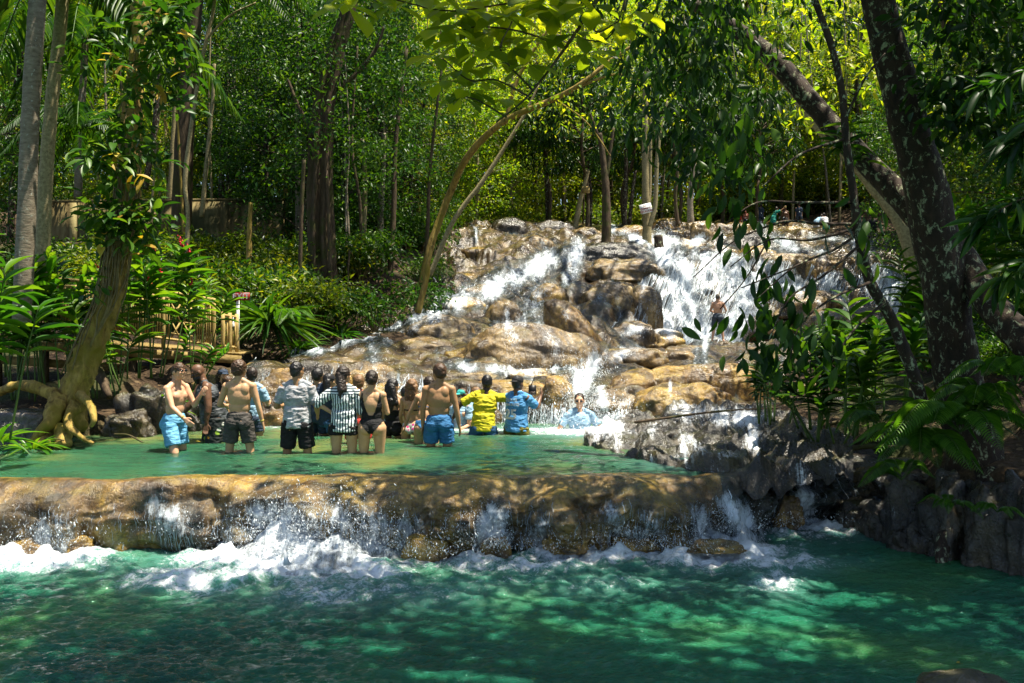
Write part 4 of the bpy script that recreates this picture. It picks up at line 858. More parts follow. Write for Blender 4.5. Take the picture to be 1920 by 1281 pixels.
# trunks growing on the falls
trunk('pale green-barked tree with three upright stems above the falls', [(1214,480,41),(1213,440,41),(1212,395,41),(1210,300,41),(1210,200,41),(1212,120,41)], [20,17,15,13,11,8], 'bark_thin', 'forked_tree', seg=14,
      limbs=[([(1212,400,41),(1217,370,41),(1219,300,41),(1220,220,41)],[9,8,7,5]),([(1218,425,40.6),(1228,385,40.6),(1232,300,40.6),(1240,230,40.6),(1252,190,40.6)],[9,9,8,6,4]),([(1234,280,40.6),(1226,240,40.6)],[4,2])])
trunk('dark mottled forked trunk standing in the falls', [(1135,470,40),(1137,430,40),(1136,360,40),(1131,300,40),(1124,250,40)], [22,18,15,12,9], 'bark_brown', 'forked_tree', limbs=[([(1137,330,40),(1143,290,40),(1150,240,40)],[9,6]),([(1131,300,40),(1120,250,40),(1105,210,40)],[6,4])])
trunk('thin dark trunk at the top edge of the falls', [(1027,412,50),(1026,360,50),(1024,300,50),(1020,250,50)], [9,8,7,6], 'bark_dark')
trunk('peeling leaning trunk that carries a blank board', [(1078,416,49),(1086,385,49),(1095,350,49),(1103,320,49)], [12,10,8,7], 'bark_thin')
trunk('dark trunk right of the blank board', [(1105,414,51),(1107,370,51),(1104,330,51),(1100,290,51)], [9,8,7,5], 'bark_dark')
trunk('pair-stemmed dark trunk left of the white sign', [(1172,425,50),(1172,360,50),(1174,300,50),(1170,240,50)], [9,8,7,5], 'bark_dark', limbs=[([(1180,420,50),(1186,360,50),(1192,320,50)],[8,6])])
trunk('thin wavy trunk right of the white sign', [(1271,410,47),(1266,370,47),(1270,320,47),(1264,260,47)], [8,7,6,5], 'bark_brown')
trunk('light mottled birch-like trunk above the falls', [(1296,420,46),(1294,380,46),(1299,330,46),(1303,280,46)], [14,11,10,8], 'bark_pale')
trunk('thin brown trunk behind the birch-like trunk', [(1240,412,56),(1240,370,56),(1241,330,56)], [7,6,5], 'bark_brown')
trunk('slim dark trunk far behind the upper bathers', [(1420,400,62),(1422,330,62),(1425,250,62)], [7,6,5], 'bark_dark')
rq = np.random.default_rng(77)
for k in range(74):
    left = k < 36; px0 = rq.uniform(190, 800) if left else rq.uniform(900, 1720); d = rq.uniform(27, 44) if left else rq.uniform(54, 64)
    y0 = HOR - (gz((px0 - 960) / F * d, d) - CZ) / d * F; l_ = rq.normal() * 14; wpx = rq.uniform(4, 11) * (34 / d)
    trunk('slim straight trunk in the left wood' if left else 'slim straight trunk in the wood above the falls', [(px0, y0, d), (px0 + l_ * .4, y0 - 120, d), (px0 + l_ + rq.normal() * 6, y0 - 240, d), (px0 + l_ * 1.6, y0 - 420, d)], [wpx, wpx * .85, wpx * .7, wpx * .5],
          ['bark_thin', 'bark_pale', 'bark_brown', 'bark_gold'][k % 4], seg=8).__setitem__('group', 'slim trunks in the left wood' if left else 'slim trunks in the wood above the falls')
# stump
g = G(); P0 = at(1238, 474, 40.2); P1 = at(1234, 441, 40.2); tube(g, [P0 - (0, 0, .4), P0, P1], [.24, .22, .19], 16, 10, .08, 3, smoothpath=False)
o = g.build('tree_stump', M['bark_dark'], loc=P0); tag(o, 'short dark cut stump standing in the falls', 'stump')

# ---- vine covered leaning tree on the left
base_pts = [(128,805,14.0),(138,740,14.0),(175,640,14.1),(205,560,14.2),(222,470,14.3),(240,380,14.4),(243,280,14.5),(250,190,14.6),(262,90,14.7),(270,-40,14.8)]
lt = [at(*p) for p in base_pts]
g = G(); wd = [74,66,58,52,52,52,48,46,44,40]; tube(g, lt, [w_ / 2 / F * 14.3 * .80 for w_ in wd], 64, 200, .30, 5.0, .09, 6, seed=4)
for pts, wr_ in [([(125,770,13.9),(95,738,13.8),(40,722,13.9),(0,735,14.1),(-30,760,14.2)],[42,34,28,22,14]),([(110,750,13.8),(95,790,13.4),(70,815,13.3),(50,830,13.3)],[52,36,22,10]),([(140,760,13.8),(128,795,13.4),(150,818,13.2),(175,832,13.2)],[34,24,14,8]),
                 ([(150,740,13.8),(168,758,13.4),(176,785,13.2),(170,800,13.2)],[24,20,14,8]),([(90,800,13.6),(80,830,13.3),(78,850,13.2)],[40,30,20]),([(120,800,13.5),(118,840,13.3)],[46,36])]:
    tube(g, [at(*p) for p in pts], [w_ / 2 / F * 13.6 * .72 for w_ in wr_], 22, len(pts) * 14, .34, 6)
R1 = empty('leaning_tree', lt[0], 'leaning ochre tree with flared roots, climbed by vines, on the left shore', 'tree')
g.build('trunk', M['bark_gold'], R1, loc=lt[0]).location = (0, 0, 0)
g = G(); rngv = np.random.default_rng(21); tp = spline(np.array(lt), 200)
for k in range(26):
    a0 = rngv.uniform(-1.5, 1.5) - math.pi / 2; i0 = rngv.integers(30, 90); i1 = min(199, i0 + rngv.integers(50, 110)); pts = []
    for i in range(i0, i1, 8):
        a0 += rngv.normal() * .18; rr = np.interp(i / 199, np.linspace(0, 1, 10), wd) / 2 / F * 14.3 * 1.04; pts.append(tp[i] + np.array((math.cos(a0), math.sin(a0), 0)) * rr)
    if len(pts) > 2: tube(g, pts, [.013, .010], 5, len(pts) * 3)
g.build('climbing_vine', M['vine'], R1, loc=lt[0]).location = (0, 0, 0)
g = G()
for px_, py_, d, n in [(225,120,14,40),(190,60,14.2,40),(300,60,14,46),(320,90,13.9,40),(240,170,13.7,40),(330,30,14,40),(280,20,14,50),(215,220,13.6,34),(300,150,14,36),(330,190,14.1,20),(200,290,13.5,46),(180,300,13.4,40),(240,260,13.6,34),(225,320,13.5,30),
                       (190,400,13.6,44),(230,400,13.5,50),(262,420,13.6,44),(275,380,13.7,30),(200,430,13.6,36),(240,440,13.6,36),(160,530,13.5,16),(270,450,13.8,20),(285,300,13.9,20),(150,130,14.2,26),(345,130,14.2,20)]:
    c = at(px_, py_, d); m = n // 2; ph = rngv.random(m) * 6.28; el = rngv.uniform(-.5, .9, m); dd = np.c_[np.cos(ph) * np.cos(el), np.sin(ph) * np.cos(el) - .25, np.sin(el)]
    st = c + rngv.normal(size=(m, 3)) * .13; leaves(g, st + nrm(dd) * .12, dd + np.array((0, 0, -.25)), np.array((0, 0, 1)) + rngv.normal(size=(m, 3)) * .3, rngv.uniform(.20, .36, m), .34, LB)
    cloud(g, [c + (0, .25, 0)], n, .42, .17, .5, LMID, .5, rngv)
g.build('crown', M['leaf_mid'], R1, smooth=False, loc=lt[0]).location = (0, 0, 0)
g = G(); k_ = 60
for px_, py_, d in [(208,115,13.9),(230,130,13.8),(287,165,13.8),(310,165,13.8),(232,400,13.4),(188,448,13.5),(255,462,13.5),(300,42,13.8),(330,60,13.9),(205,300,13.3),(260,330,13.5)]:
    c = at(px_, py_, d); dd = rngv.normal(size=(4, 3)) + np.array((0, -.4, -.3)); leaves(g, c + rngv.normal(size=(4, 3)) * .08, dd, np.array((0, -.4, 1.)), rngv.uniform(.18, .3, 4), .36, LB)
g.build('yellowed_leaves', M['leaf_dry'], R1, smooth=False, loc=lt[0]).location = (0, 0, 0)

# ---- palm fronds at the top left
def frond(g, gs, a, b, sag, n, L, rng, wr=.07):
    a = np.array(a); b = np.array(b); m_ = (a + b) / 2 + np.array((0, 0, sag)); P = spline([a, m_, b], n); tube(gs, [a, m_, b], [.025, .008], 5, 16)
    Tn = nrm(np.gradient(P, axis=0))
    for sd in (-1, 1):
        side = nrm(np.cross(Tn, (0, 0, 1))) * sd; t = np.linspace(0, 1, n); ln = L * np.sin(np.pi * (.12 + .84 * t)) ** .7
        leaves(g, P, side * .8 + Tn * .55 + np.array((0, 0, -.45)) + rng.normal(size=(n, 3)) * .06, np.array((0, 0, 1)) + side * .2, ln, wr, LMID)
def palm_crown(label, c, n, L, seed, aim=None):
    rng = np.random.default_rng(seed); r = empty('palm_crown_fronds', c, label, 'palm'); g, gs = G(), G()
    for k in range(n):
        a = k / n * 6.283 + rng.normal() * .1 if aim is None else aim[k]; e = rng.uniform(-.25, .6); b = np.array(c) + L * np.array((math.cos(a) * math.cos(e), math.sin(a) * math.cos(e), math.sin(e) - .55))
        frond(g, gs, c, b, L * .28, 52, L * .26, rng)
    g.build('leaflets', M['leaf_mid'], r, smooth=False, loc=c).location = (0, 0, 0); gs.build('frond_ribs', M['stem'], r, loc=c).location = (0, 0, 0); return r
palm_crown('feathery palm crown on top of the brown left trunk', at(122, -40, 16), 11, 3.1, 1)
palm_crown('feathery palm crown behind the pale left trunks', at(160, 60, 30), 12, 3.6, 2)
palm_crown('small feathery palm in the wood at the left', at(150, 230, 26), 10, 2.2, 3)
palm_crown('low feathery palm behind the retaining wall', at(400, 290, 38), 10, 2.4, 4)
palm_crown('feathery palm crown hanging in at the top left', at(395, -60, 22), 11, 2.8, 5)

# ---- the big dark tree on the right and its limbs
bt = [(1838,925,10.9),(1825,840,10.8),(1795,700,10.7),(1775,560,10.6),(1752,430,10.5),(1722,300,10.4),(1690,180,10.3),(1662,70,10.2),(1640,-40,10.1),(1610,-260,10)]
P = [at(*p) for p in bt]
R2 = empty('big_leaning_tree', P[0], 'massive dark tree with lichen patches leaning at the right', 'tree')
g = G(); wd = [132,98,86,82,78,72,66,60,54,50]; tube(g, P, [w_ / 2 / F * 10.5 for w_ in wd], 44, 120, .10, 2.6, .03, 4, seed=9)
for pts, wr_ in [([(1795,470,10.8),(1740,430,11),(1670,350,11.3),(1590,270,11.6),(1520,190,11.9),(1450,110,12.2),(1370,50,12.5),(1290,0,12.8)],[58,50,46,44,42,40,34,26]),
                 ([(1800,480,10.7),(1850,560,10.2),(1900,620,9.8),(1960,680,9.5),(2060,800,9.2)],[56,52,52,54,60]),
                 ([(1850,900,10.6),(1800,960,10.3),(1770,1020,10.1),(1765,1060,10)],[60,44,30,20]),([(1860,900,10.5),(1870,980,10.1),(1890,1060,9.8)],[80,50,30])]:
    tube(g, [at(*p) for p in pts], [w_ / 2 / F * pts[0][2] for w_ in wr_], 26, len(pts) * 12, .12, 3)
g.build('trunk', M['bark_dark'], R2, loc=P[0]).location = (0, 0, 0)
rng2 = np.random.default_rng(31)
g = G()
# hanging dark leaves: left end of the limb, top right
spots = [(x, y, 10.6 + rng2.normal() * .8) for x, y in zip(rng2.normal(1290, 85, 50), rng2.normal(70, 90, 50)) if y > -200]
spots += [(x, y, 10.8 + rng2.normal() * .6) for x, y in zip(rng2.uniform(1240, 1420, 16), rng2.uniform(180, 330, 16))]
spots += [(x, y, 14.5 + rng2.normal() * .7) for x, y in zip(rng2.uniform(1480, 1700, 10), rng2.uniform(-60, 60, 10))]
cloud(g, np.array([at(*s) for s in spots]), 28, .42, .17, .32, LB, 1.1, rng2)
cloud(g, np.array([at(x, y, 9.5) for x, y in zip(rng2.uniform(1730, 1980, 40), rng2.uniform(-60, 240, 40))]), 24, .45, .17, .4, LB, .6, rng2)
g.build('crown', M['leaf_dark'], R2, smooth=False, loc=P[0]).location = (0, 0, 0)
# epiphytes on its limb
g = G()
for px_, py_, n in [(1590,250,16),(1575,275,22),(1620,300,10)]:
    c = at(px_, py_, 11.1); a = rng2.random(n) * 6.28; leaves(g, c + rng2.normal(size=(n, 3)) * .05, np.c_[np.cos(a), np.sin(a) - .3, rng2.uniform(-.3, .9, n)], np.array((0, 0, 1.)), rng2.uniform(.2, .42, n), .13, LLONG)
g.build('epiphytes', M['leaf_mid'], R2, smooth=False, loc=P[0]).location = (0, 0, 0)
trunk('light brown leaning trunk behind the big dark tree', [(1760,545,17),(1700,440,17.2),(1640,350,17.5),(1590,290,17.6),(1530,230,17.8),(1478,160,18),(1430,110,18)], [34,30,28,24,22,18,14], 'bark_thin', seg=18, dz=-1.2,
      crown=crown_px([(x, y, 18 + rng2.normal()) for x, y in zip(rng2.uniform(1420, 1700, 20), rng2.uniform(-40, 250, 20))], 34, .17, .42, LMID, .7, 12), leafm='leaf_yel')
# slender dark tree in front, with long thin branches reaching left
sp = [(1738,790,9.6),(1712,700,9.5),(1672,600,9.4),(1632,530,9.3),(1612,450,9.2),(1598,350,9.2),(1586,260,9.2),(1578,170,9.2),(1560,90,9.2),(1528,0,9.2),(1500,-100,9.2)]
P = [at(*p) for p in sp]; R3 = empty('slender_tree', P[0], 'slender dark curving tree with long branches reaching left over the falls', 'tree')
g = G(); tube(g, P, [w_ / 2 / F * 9.3 for w_ in [26,24,22,19,17,15,14,13,13,12,11]], 16, 80, .12, 6)
lg = G(); brs = [([(1605,420,9.2),(1540,420,9),(1470,415,8.8),(1400,440,8.6)],[7,5,3]),([(1608,440,9.2),(1560,470,8.9),(1490,500,8.6),(1420,560,8.4)],[6,4,2]),([(1600,430,9.2),(1520,450,8.8),(1440,450,8.5),(1370,500,8.3)],[6,4,2]),
   ([(1612,460,9.2),(1540,520,8.8),(1480,560,8.5),(1440,640,8.4)],[6,4,2]),([(1630,530,9.2),(1560,560,8.8),(1500,610,8.6),(1480,680,8.5)],[6,4,2]),([(1600,380,9.2),(1500,380,8.9),(1420,380,8.7),(1360,420,8.5)],[6,4,2]),([(1440,450,8.5),(1400,520,8.4),(1350,580,8.3)],[3,2]),
   ([(1655,570,9.3),(1600,620,9),(1560,680,8.8)],[6,3]),([(1490,500,8.6),(1440,520,8.5),(1390,540,8.4)],[3,2]),([(1586,260,9.2),(1500,290,8.9),(1430,350,8.7)],[6,3]),([(1470,415,8.8),(1380,450,8.6),(1300,520,8.5)],[3,2]),([(1582,230,9.2),(1620,150,9.1),(1660,100,9)],[6,3])]
for pts, wr_ in brs: tube(g, [at(*p) for p in pts], [w_ / 2 / F * 9 for w_ in wr_], 6, 16)
g.build('trunk', M['bark_dark'], R3, loc=P[0]).location = (0, 0, 0)
def hang(g, px_, py_, d, n, L, rng, sx=24, sy=24, wr=.36):
    c = np.array([at(px_ + rng.normal() * sx, py_ + rng.normal() * sy, d + rng.normal() * .15) for _ in range(n)])
    dd = np.c_[rng.normal(size=n) * .5 - .12, rng.normal(size=n) * .4, -1.0 + rng.normal(size=n) * .35]
    leaves(g, c, dd, rng.normal(size=(n, 3)) + np.array((0, -1.2, .3)), L * rng.uniform(.7, 1.2, n), wr, LB)
for px_, py_, n in [(1380,210,10),(1400,300,7),(1405,370,9),(1395,420,16),(1370,455,4),(1440,500,5),(1430,540,14),(1455,560,18),(1430,600,18),(1470,620,18),(1400,600,5),(1460,660,14),(1400,640,10),(1500,560,8),(1500,600,12),(1530,620,8),
     (1300,580,3),(1490,680,10),(1420,670,8),(1380,350,10),(1350,270,12),(1440,250,8),(1480,440,3),(1560,480,4),(1550,640,10),(1590,660,8),(1620,420,8),(1640,460,8),(1560,400,5)]:
    hang(lg, px_, py_, 8.7, int(n * .8), .21, rng2)
lg.build('crown', M['leaf_dark'], R3, smooth=False, loc=P[0]).location = (0, 0, 0)

# ---- sea almond branch across the top centre, near the camera
P = [at(1290,-330,7.4), at(1200,-120,7.2), at(1120,0,7.0), at(1060,90,6.9), at(990,180,6.8), at(930,230,6.8)]
R4 = empty('almond_tree_branch', P[0], 'overhanging branch of broad yellow-green leaves at the top centre', 'branch')
g = G(); tube(g, P, [.03, .022, .014, .009, .006], 7, 50, .1, 6); rng4 = np.random.default_rng(41); lg = G()
for pts in [[(1150,-40,7.1),(1040,-10,7),(930,10,6.9),(830,20,6.8),(700,-10,6.8),(640,0,6.8)],[(1060,90,6.9),(980,60,6.8),(900,50,6.8),(860,60,6.8)],[(1100,30,7),(1120,60,6.9),(1160,40,6.9)],[(990,180,6.8),(930,150,6.8),(880,150,6.8),(830,110,6.8)],
            [(950,220,6.8),(900,190,6.8),(870,180,6.8)],[(1200,-120,7.2),(1150,60,7),(1080,70,7),(1075,60,7)],[(1000,170,6.8),(940,100,6.7),(960,40,6.7)],[(1180,-60,7.2),(1170,20,7.1),(1165,45,7.1)]]:
    tube(g, [at(*p) for p in pts], [.009, .005], 5, 24)
def whorl(px_, py_, d, n, L, tilt=0.0):
    c = at(px_, py_, d); a = np.arange(n) / n * 6.283 + rng4.random() * 6 + rng4.normal(size=n) * .15
    dd = np.c_[np.cos(a), np.sin(a) * .8, -.15 - .35 * rng4.random(n) + tilt * np.sin(a)]
    leaves(lg, np.repeat(c[None], n, 0), dd, np.array((0, -.35, 1.)) + rng4.normal(size=(n, 3)) * .15, L * rng4.uniform(.7, 1.1, n), .50, LOB)
for px_, py_, n, L in [(648,8,4,.30),(680,-10,4,.28),(740,8,3,.22),(775,0,3,.24),(822,55,5,.22),(845,45,5,.22),(868,78,5,.22),(815,102,6,.23),(868,130,5,.2),(905,55,6,.24),(925,60,6,.24),(900,25,5,.24),(950,30,6,.24),(985,20,6,.26),(1010,5,5,.26),(960,90,5,.22),(930,120,4,.2),
     (880,170,6,.19),(865,180,5,.18),(905,150,4,.18),(1080,62,5,.26),(1160,42,8,.25),(1040,20,4,.24),(985,70,5,.22),(1110,8,5,.26),(1190,20,4,.24),(850,10,4,.24),(930,-5,5,.28),(1060,-20,6,.3),(800,-20,5,.3),(990,120,5,.22),(1010,70,5,.24),(830,150,4,.2),(900,95,5,.22),(950,185,5,.2),(1100,100,5,.22),(870,20,5,.26),(1030,-10,6,.28)]: whorl(px_, py_, 6.85 + rng4.normal() * .12, n, L * 1.15)
g.build('trunk', M['bark_brown'], R4, loc=P[0]).location = (0, 0, 0); lg.build('crown', M['leaf_alm'], R4, smooth=True, loc=P[0]).location = (0, 0, 0)

# ---- ginger plants: canes with two ranks of broad blades
def ginger(px_, py_, d, n, H, L, label, seed, leafm='leaf_gin', spread=.35, lean=0, z=None, flowers=0, name='ginger_plant', wr=.19):
    rng = np.random.default_rng(seed); c = atz(px_, d, 0); c[2] = gz(c[0], d) if z is None else z; r = empty(name, c, label, 'plant'); gs, gl, gf = G(), G(), G()
    for k in range(n):
        a = rng.random() * 6.283; b = c + np.array((math.cos(a) * spread * .6, math.sin(a) * spread * .6, -.1)); h = H * rng.uniform(.65, 1.08)
        tpn = b + np.array((math.cos(a) * spread * 1.2 * rng.random() + lean + rng.normal() * .15, math.sin(a) * spread + rng.normal() * .1, h)); md = (b + tpn) / 2 + np.array((0, 0, .12)) 
        tube(gs, [b, md, tpn], [.016, .012, .006], 6, 18); Pp_ = spline([b, md, tpn], 60); m = 13; ii = np.linspace(32 if H > 1.6 else 24, 59, m).astype(int)
        az = rng.random() * 3.14; sd = np.where(np.arange(m) % 2, 1, -1)[:, None] * np.array((math.cos(az), math.sin(az), 0))
        up_ = np.linspace(.25, 1.3, m)[:, None] * np.array((0, 0, 1)); dd = sd + up_ + rng.normal(size=(m, 3)) * .12
        leaves(gl, Pp_[ii], dd, np.array((0, 0, 1.)) - sd * .9, L * np.sin(np.linspace(.9, 2.6, m)) * rng.uniform(.8, 1.15, m), wr * 1.25, LLONG)
        if k < flowers:
            V, Fa = ICO[2]; n_ = 9
            gf = G()
            for j in range(n_): gf.add(V * np.array((.028, .028, .035)) * (1 - j * .07) + tpn + np.array((rng.normal() * .02, rng.normal() * .02, .02 + j * .024)), Fa)
            gf.build('flower', M['flower'], r, loc=c).location = (0, 0, 0)
    gs.build('stem', M['stem'], r, loc=c).location = (0, 0, 0); gl.build('foliage', M[leafm], r, smooth=True, loc=c).location = (0, 0, 0)
    return r
ginger(-5,640,11.5,6,2.1,.62,'tall ginger plant at the left edge with wide glossy leaves',1,z=.5)
ginger(45,700,15.6,7,1.9,.6,'ginger plant between the palm trunks and the leaning tree',2,z=.6)
ginger(100,680,15.8,9,2.3,.62,'bright ginger plant just left of the leaning tree',3,z=.7)
ginger(-60,700,11.5,8,2.6,.65,'tall ginger plant cut off by the left edge of the picture',4,z=.4)
ginger(240,640,16.3,7,2.35,.66,'tall ginger plant with red flowers behind the leaning tree',5,z=.95,flowers=4)
ginger(305,640,16.5,6,2.3,.58,'bright ginger plant with red flowers in front of the bamboo rail',6,z=.95,lean=.35,flowers=5)
ginger(250,700,15.6,2,.9,.30,'shorter ginger plant below the deck',7,z=.8)
ginger(378,650,17.8,4,1.7,.46,'sunlit ginger plant at the right end of the bamboo rail',8,z=1.0,lean=.25)
ginger(350,680,16.6,3,1.0,.36,'small ginger plant among the deck posts',9,z=.7,lean=.2)
ginger(200,700,15.2,6,1.5,.5,'dim ginger plant beside the leaning trunk',10,'leaf_mid',z=.7)
ginger(385,600,23,7,1.7,.6,'dark ginger plant on the slope behind the exit sign',11,'leaf_mid')
ginger(150,640,17.5,8,1.9,.6,'dim ginger plant in front of the dark fence',12,'leaf_mid',z=1.1)
ginger(30,640,16,8,1.7,.6,'dim ginger plant behind the palm trunks',13,'leaf_mid',z=1.0)
ginger(1600,700,11.6,8,1.15,.42,'dark broad-leaved plant on the right bank under the slender tree',14,'leaf_mid',.4,z=.55,wr=.26)
ginger(1520,640,12.6,7,1.3,.45,'dark plant with a spiky rosette in front of the rapids',15,'leaf_dark',.35,z=.5)
ginger(1660,650,12.4,8,1.5,.5,'dark broad-leaved plant beside the big tree trunk',16,'leaf_mid',.45,z=.7,wr=.25)
ginger(1900,560,15,9,2.2,.62,'long-leaved plant cut off by the right edge of the picture',17,'leaf_mid',.6,z=1.9)
ginger(1850,520,17,9,2.4,.62,'leafy ginger clump behind the big tree with red blooms',18,'leaf_gin',.6,z=2.0,flowers=3)
ginger(1770,600,14,7,1.7,.5,'shaded leafy plant right of the big trunk',19,'leaf_dark',.5,z=1.2)
ginger(1450,700,13.6,7,.95,.34,'low dark plant by the golden shelf',20,'leaf_dark',.4,z=.45)
ginger(1560,730,12.4,9,.8,.3,'low dark plant over the shaded stones',21,'leaf_mid',.5,z=.35)
# long leaves reaching in at the right edge
P = [at(2100,180,8.4), at(2000,200,8.2), at(1930,240,8), at(1890,290,8)]; R5 = empty('mango_branch', P[0], 'branch of long lance-shaped leaves reaching in at the right edge', 'branch')
g = G(); lg = G()
for pts in [P, [at(2100,330,8.6), at(1990,350,8.4), at(1900,380,8.2), at(1830,430,8.2)], [at(2100,90,9), at(1960,120,8.8), at(1840,170,8.8)], [at(2100,480,9), at(1980,480,8.8), at(1880,520,8.8)]]:
    tube(g, pts, [.02, .012, .006], 6, 20); sp_ = spline(pts, 70)[18:]; n = len(sp_)
    leaves(lg, sp_, np.c_[-.5 + rng4.normal(size=n) * .6, rng4.normal(size=n) * .5, -.55 + rng4.normal(size=n) * .4], np.array((0, -.5, 1.)) + rng4.normal(size=(n, 3)) * .3, rng4.uniform(.24, .42, n), .2, LLONG)
g.build('trunk', M['bark_brown'], R5, loc=P[0]).location = (0, 0, 0); lg.build('crown', M['leaf_mid'], R5, smooth=True, loc=P[0]).location = (0, 0, 0)

# ---- arching strap-leaved palm behind the exit sign
def strap_plant(px_, d, z, n, L, wr, label, seed, leafm, name='strap_leaved_plant', dr=1.0):
    rng = np.random.default_rng(seed); c = atz(px_, d, z); r = empty(name, c, label, 'plant'); g = G(); a = rng.random(n) * 6.283; e = rng.uniform(.1, 1.3, n)
    leaves(g, c + np.c_[np.cos(a), np.sin(a), 0 * a] * .08, np.c_[np.cos(a) * np.cos(e), np.sin(a) * np.cos(e), np.sin(e)], np.c_[0 * a, 0 * a, 1 + 0 * a] - .3 * np.c_[np.cos(a), np.sin(a), 0 * a], L * rng.uniform(.6, 1.1, n), wr, big_leaf(9, .8, .75 * dr, .12))
    g.build('foliage', M[leafm], r, smooth=True, loc=c).location = (0, 0, 0); return r
strap_plant(505,20.4,1.7,110,1.25,.07,'fountain of long arching leaves right of the exit sign',1,'leaf_mid')
strap_plant(480,21.4,1.9,60,1.0,.07,'dark arching leaves behind the exit sign post',2,'leaf_mid')
strap_plant(-6,12.2,.25,30,.5,.13,'small pale-leaved plant on the left shore stone',3,'leaf_gin')
strap_plant(60,12.9,.05,24,.4,.16,'tiny leafy tuft at the foot of the leaning tree',4,'leaf_gin')
strap_plant(305,15.4,.35,26,.5,.14,'small green tuft on the bank behind the man in blue shorts',5,'leaf_gin')
strap_plant(1505,11.9,.9,16,.42,.26,'spiky leaf rosette silhouetted against the rapids',6,'leaf_dark',dr=.2)
strap_plant(1760,9.9,.9,20,.6,.16,'dark leafy tuft against the big trunk',7,'leaf_mid')
strap_plant(640,22.5,1.5,30,.7,.12,'bright leafy tuft at the foot of the dark wood',8,'leaf_gin')
strap_plant(560,21,1.2,40,.6,.14,'low dark tuft left of the white chute',9,'leaf_mid')
# ---- ferns
def fern(px_, py_, d, n, L, label, seed, z=None):
    rng = np.random.default_rng(seed); c = at(px_, py_, d); r = empty('fern', c, label, 'fern'); g, gs = G(), G()
    for k in range(n):
        a = rng.random() * 6.283 if k else 3.6; e = rng.uniform(.15, .9); l = L * rng.uniform(.7, 1.1); b = c + l * np.array((math.cos(a) * math.cos(e), math.sin(a) * math.cos(e) * .9, math.sin(e) * .5 - .25)); m_ = (c + b) / 2 + np.array((0, 0, l * .30))
        tube(gs, [c, m_, b], [.006, .003], 5, 14); n_ = 34; Pq = spline([c, m_, b], n_ + 6)[6:]; Tn = nrm(np.gradient(Pq, axis=0)); t = np.linspace(0, 1, n_)
        for sd in (-1, 1):
            side = nrm(np.cross(Tn, (0, 0, 1))) * sd; leaves(g, Pq, side + Tn * .4 + np.array((0, 0, -.15)), np.array((0, 0, 1.)) + 0 * side, l * .26 * np.sin(np.pi * (.15 + .83 * t)) ** .8 * (1 - .3 * t), .17, LMID)
    g.build('foliage', M['leaf_fern'], r, smooth=False, loc=c).location = (0, 0, 0); gs.build('stem', M['stem'], r, loc=c).location = (0, 0, 0); return r
fern(1800,810,9.4,13,1.05,'large bright fern at the foot of the big dark tree',1)
fern(1730,850,9.6,12,.85,'large fern hanging over the dark bank',2)
fern(1845,760,9.3,9,.8,'fern high against the big trunk',3)
fern(1905,720,8.9,9,.8,'fern at the right edge of the picture',4)
fern(1690,900,10.2,8,.6,'small fern above the right cascade',5)
fern(1780,950,9.5,7,.35,'tiny fern on the black bank rock',6)
fern(1870,960,9.2,6,.3,'tiny fern at the right end of the black bank',7)
fern(1650,800,10.8,9,.7,'dim fern among the bank plants',8)
fern(640,600,23,9,1.0,'dark fern in the wood left of the falls',9)
fern(540,600,20,9,.9,'dark fern behind the fountain of arching leaves',10)

# ---- crowns overhead that shade the river: trees whose trunks stand outside the picture
def shade_tree(label, trunkpts, targets, n, h0, h1, L, leafm, seed, rad=.8):
    """targets: ground spots (x, y) to be shaded; the leaves sit up the sun's path above them"""
    rng = np.random.default_rng(seed); c = np.array(trunkpts[0], float); r = empty('shade_tree', c, label, 'tree'); g = G(); cl = []
    for (x, y) in targets:
        h = rng.uniform(h0, h1); p = np.array((x, y, 0)) + np.array(SUN[:]) / SUN.z * h
        if (p[2] - CZ) / max(p[1], .1) < .37 and abs(p[0]) < p[1] * .62 and p[1] > 0: p = p + np.array(SUN[:]) / SUN.z * 4
        cl.append(p)
    cl = np.array(cl); g0 = G(); tube(g0, trunkpts, [.35, .28, .2, .12], 14, 30, .1, 2)
    top = np.array(trunkpts[-1], float)
    for p in cl[::5]: tube(g0, [top, (top + p) / 2 + (0, 0, .6), p], [.08, .02], 5, 8)
    g0.build('trunk', M['bark_brown'], r, loc=c).location = (0, 0, 0)
    cloud(g, cl, n, rad, L, .5, L2, .3, rng); g.build('crown', M[leafm], r, smooth=False, loc=c).location = (0, 0, 0); return r
def targets(n, x0, x1, y0, y1, seed, keep):
    rng = np.random.default_rng(seed); o = []
    while len(o) < n:
        x, y = rng.uniform(x0, x1), rng.uniform(y0, y1)
        if keep(x, y): o.append((x, y))
    return o
def cover(x, y):
    px_ = 960 + x / max(y, 1) * F
    if y < 10.2:                                     # lower pool
        spot = (px_ - 1540) ** 2 / 210 ** 2 + (y - 8.9) ** 2 / 1.15 ** 2 < 1 or (px_ - 120) ** 2 / 260 ** 2 + (y - 10) ** 2 / .5 ** 2 < 1
        return not spot and not (px_ < 940 and y > 9.35)
    if y < 11.6: return px_ > 520 and not (560 < px_ < 720) and not (1050 < px_ < 1330 and y < 11)
    return px_ > 1180 and not (1330 < px_ < 1660 and y < 13.2 and math.sin(x * 5.1 + y * 3) > -.3)
shade_tree('tall shade tree whose crown hangs over the lower pool', [(12.5,4,.6),(12,4.3,5),(11,5,9),(9,5.5,12)], targets(330, -9, 9, 3.2, 11.5, 1, cover), 130, 7.5, 10.5, .21, 'leaf_bg', 1)
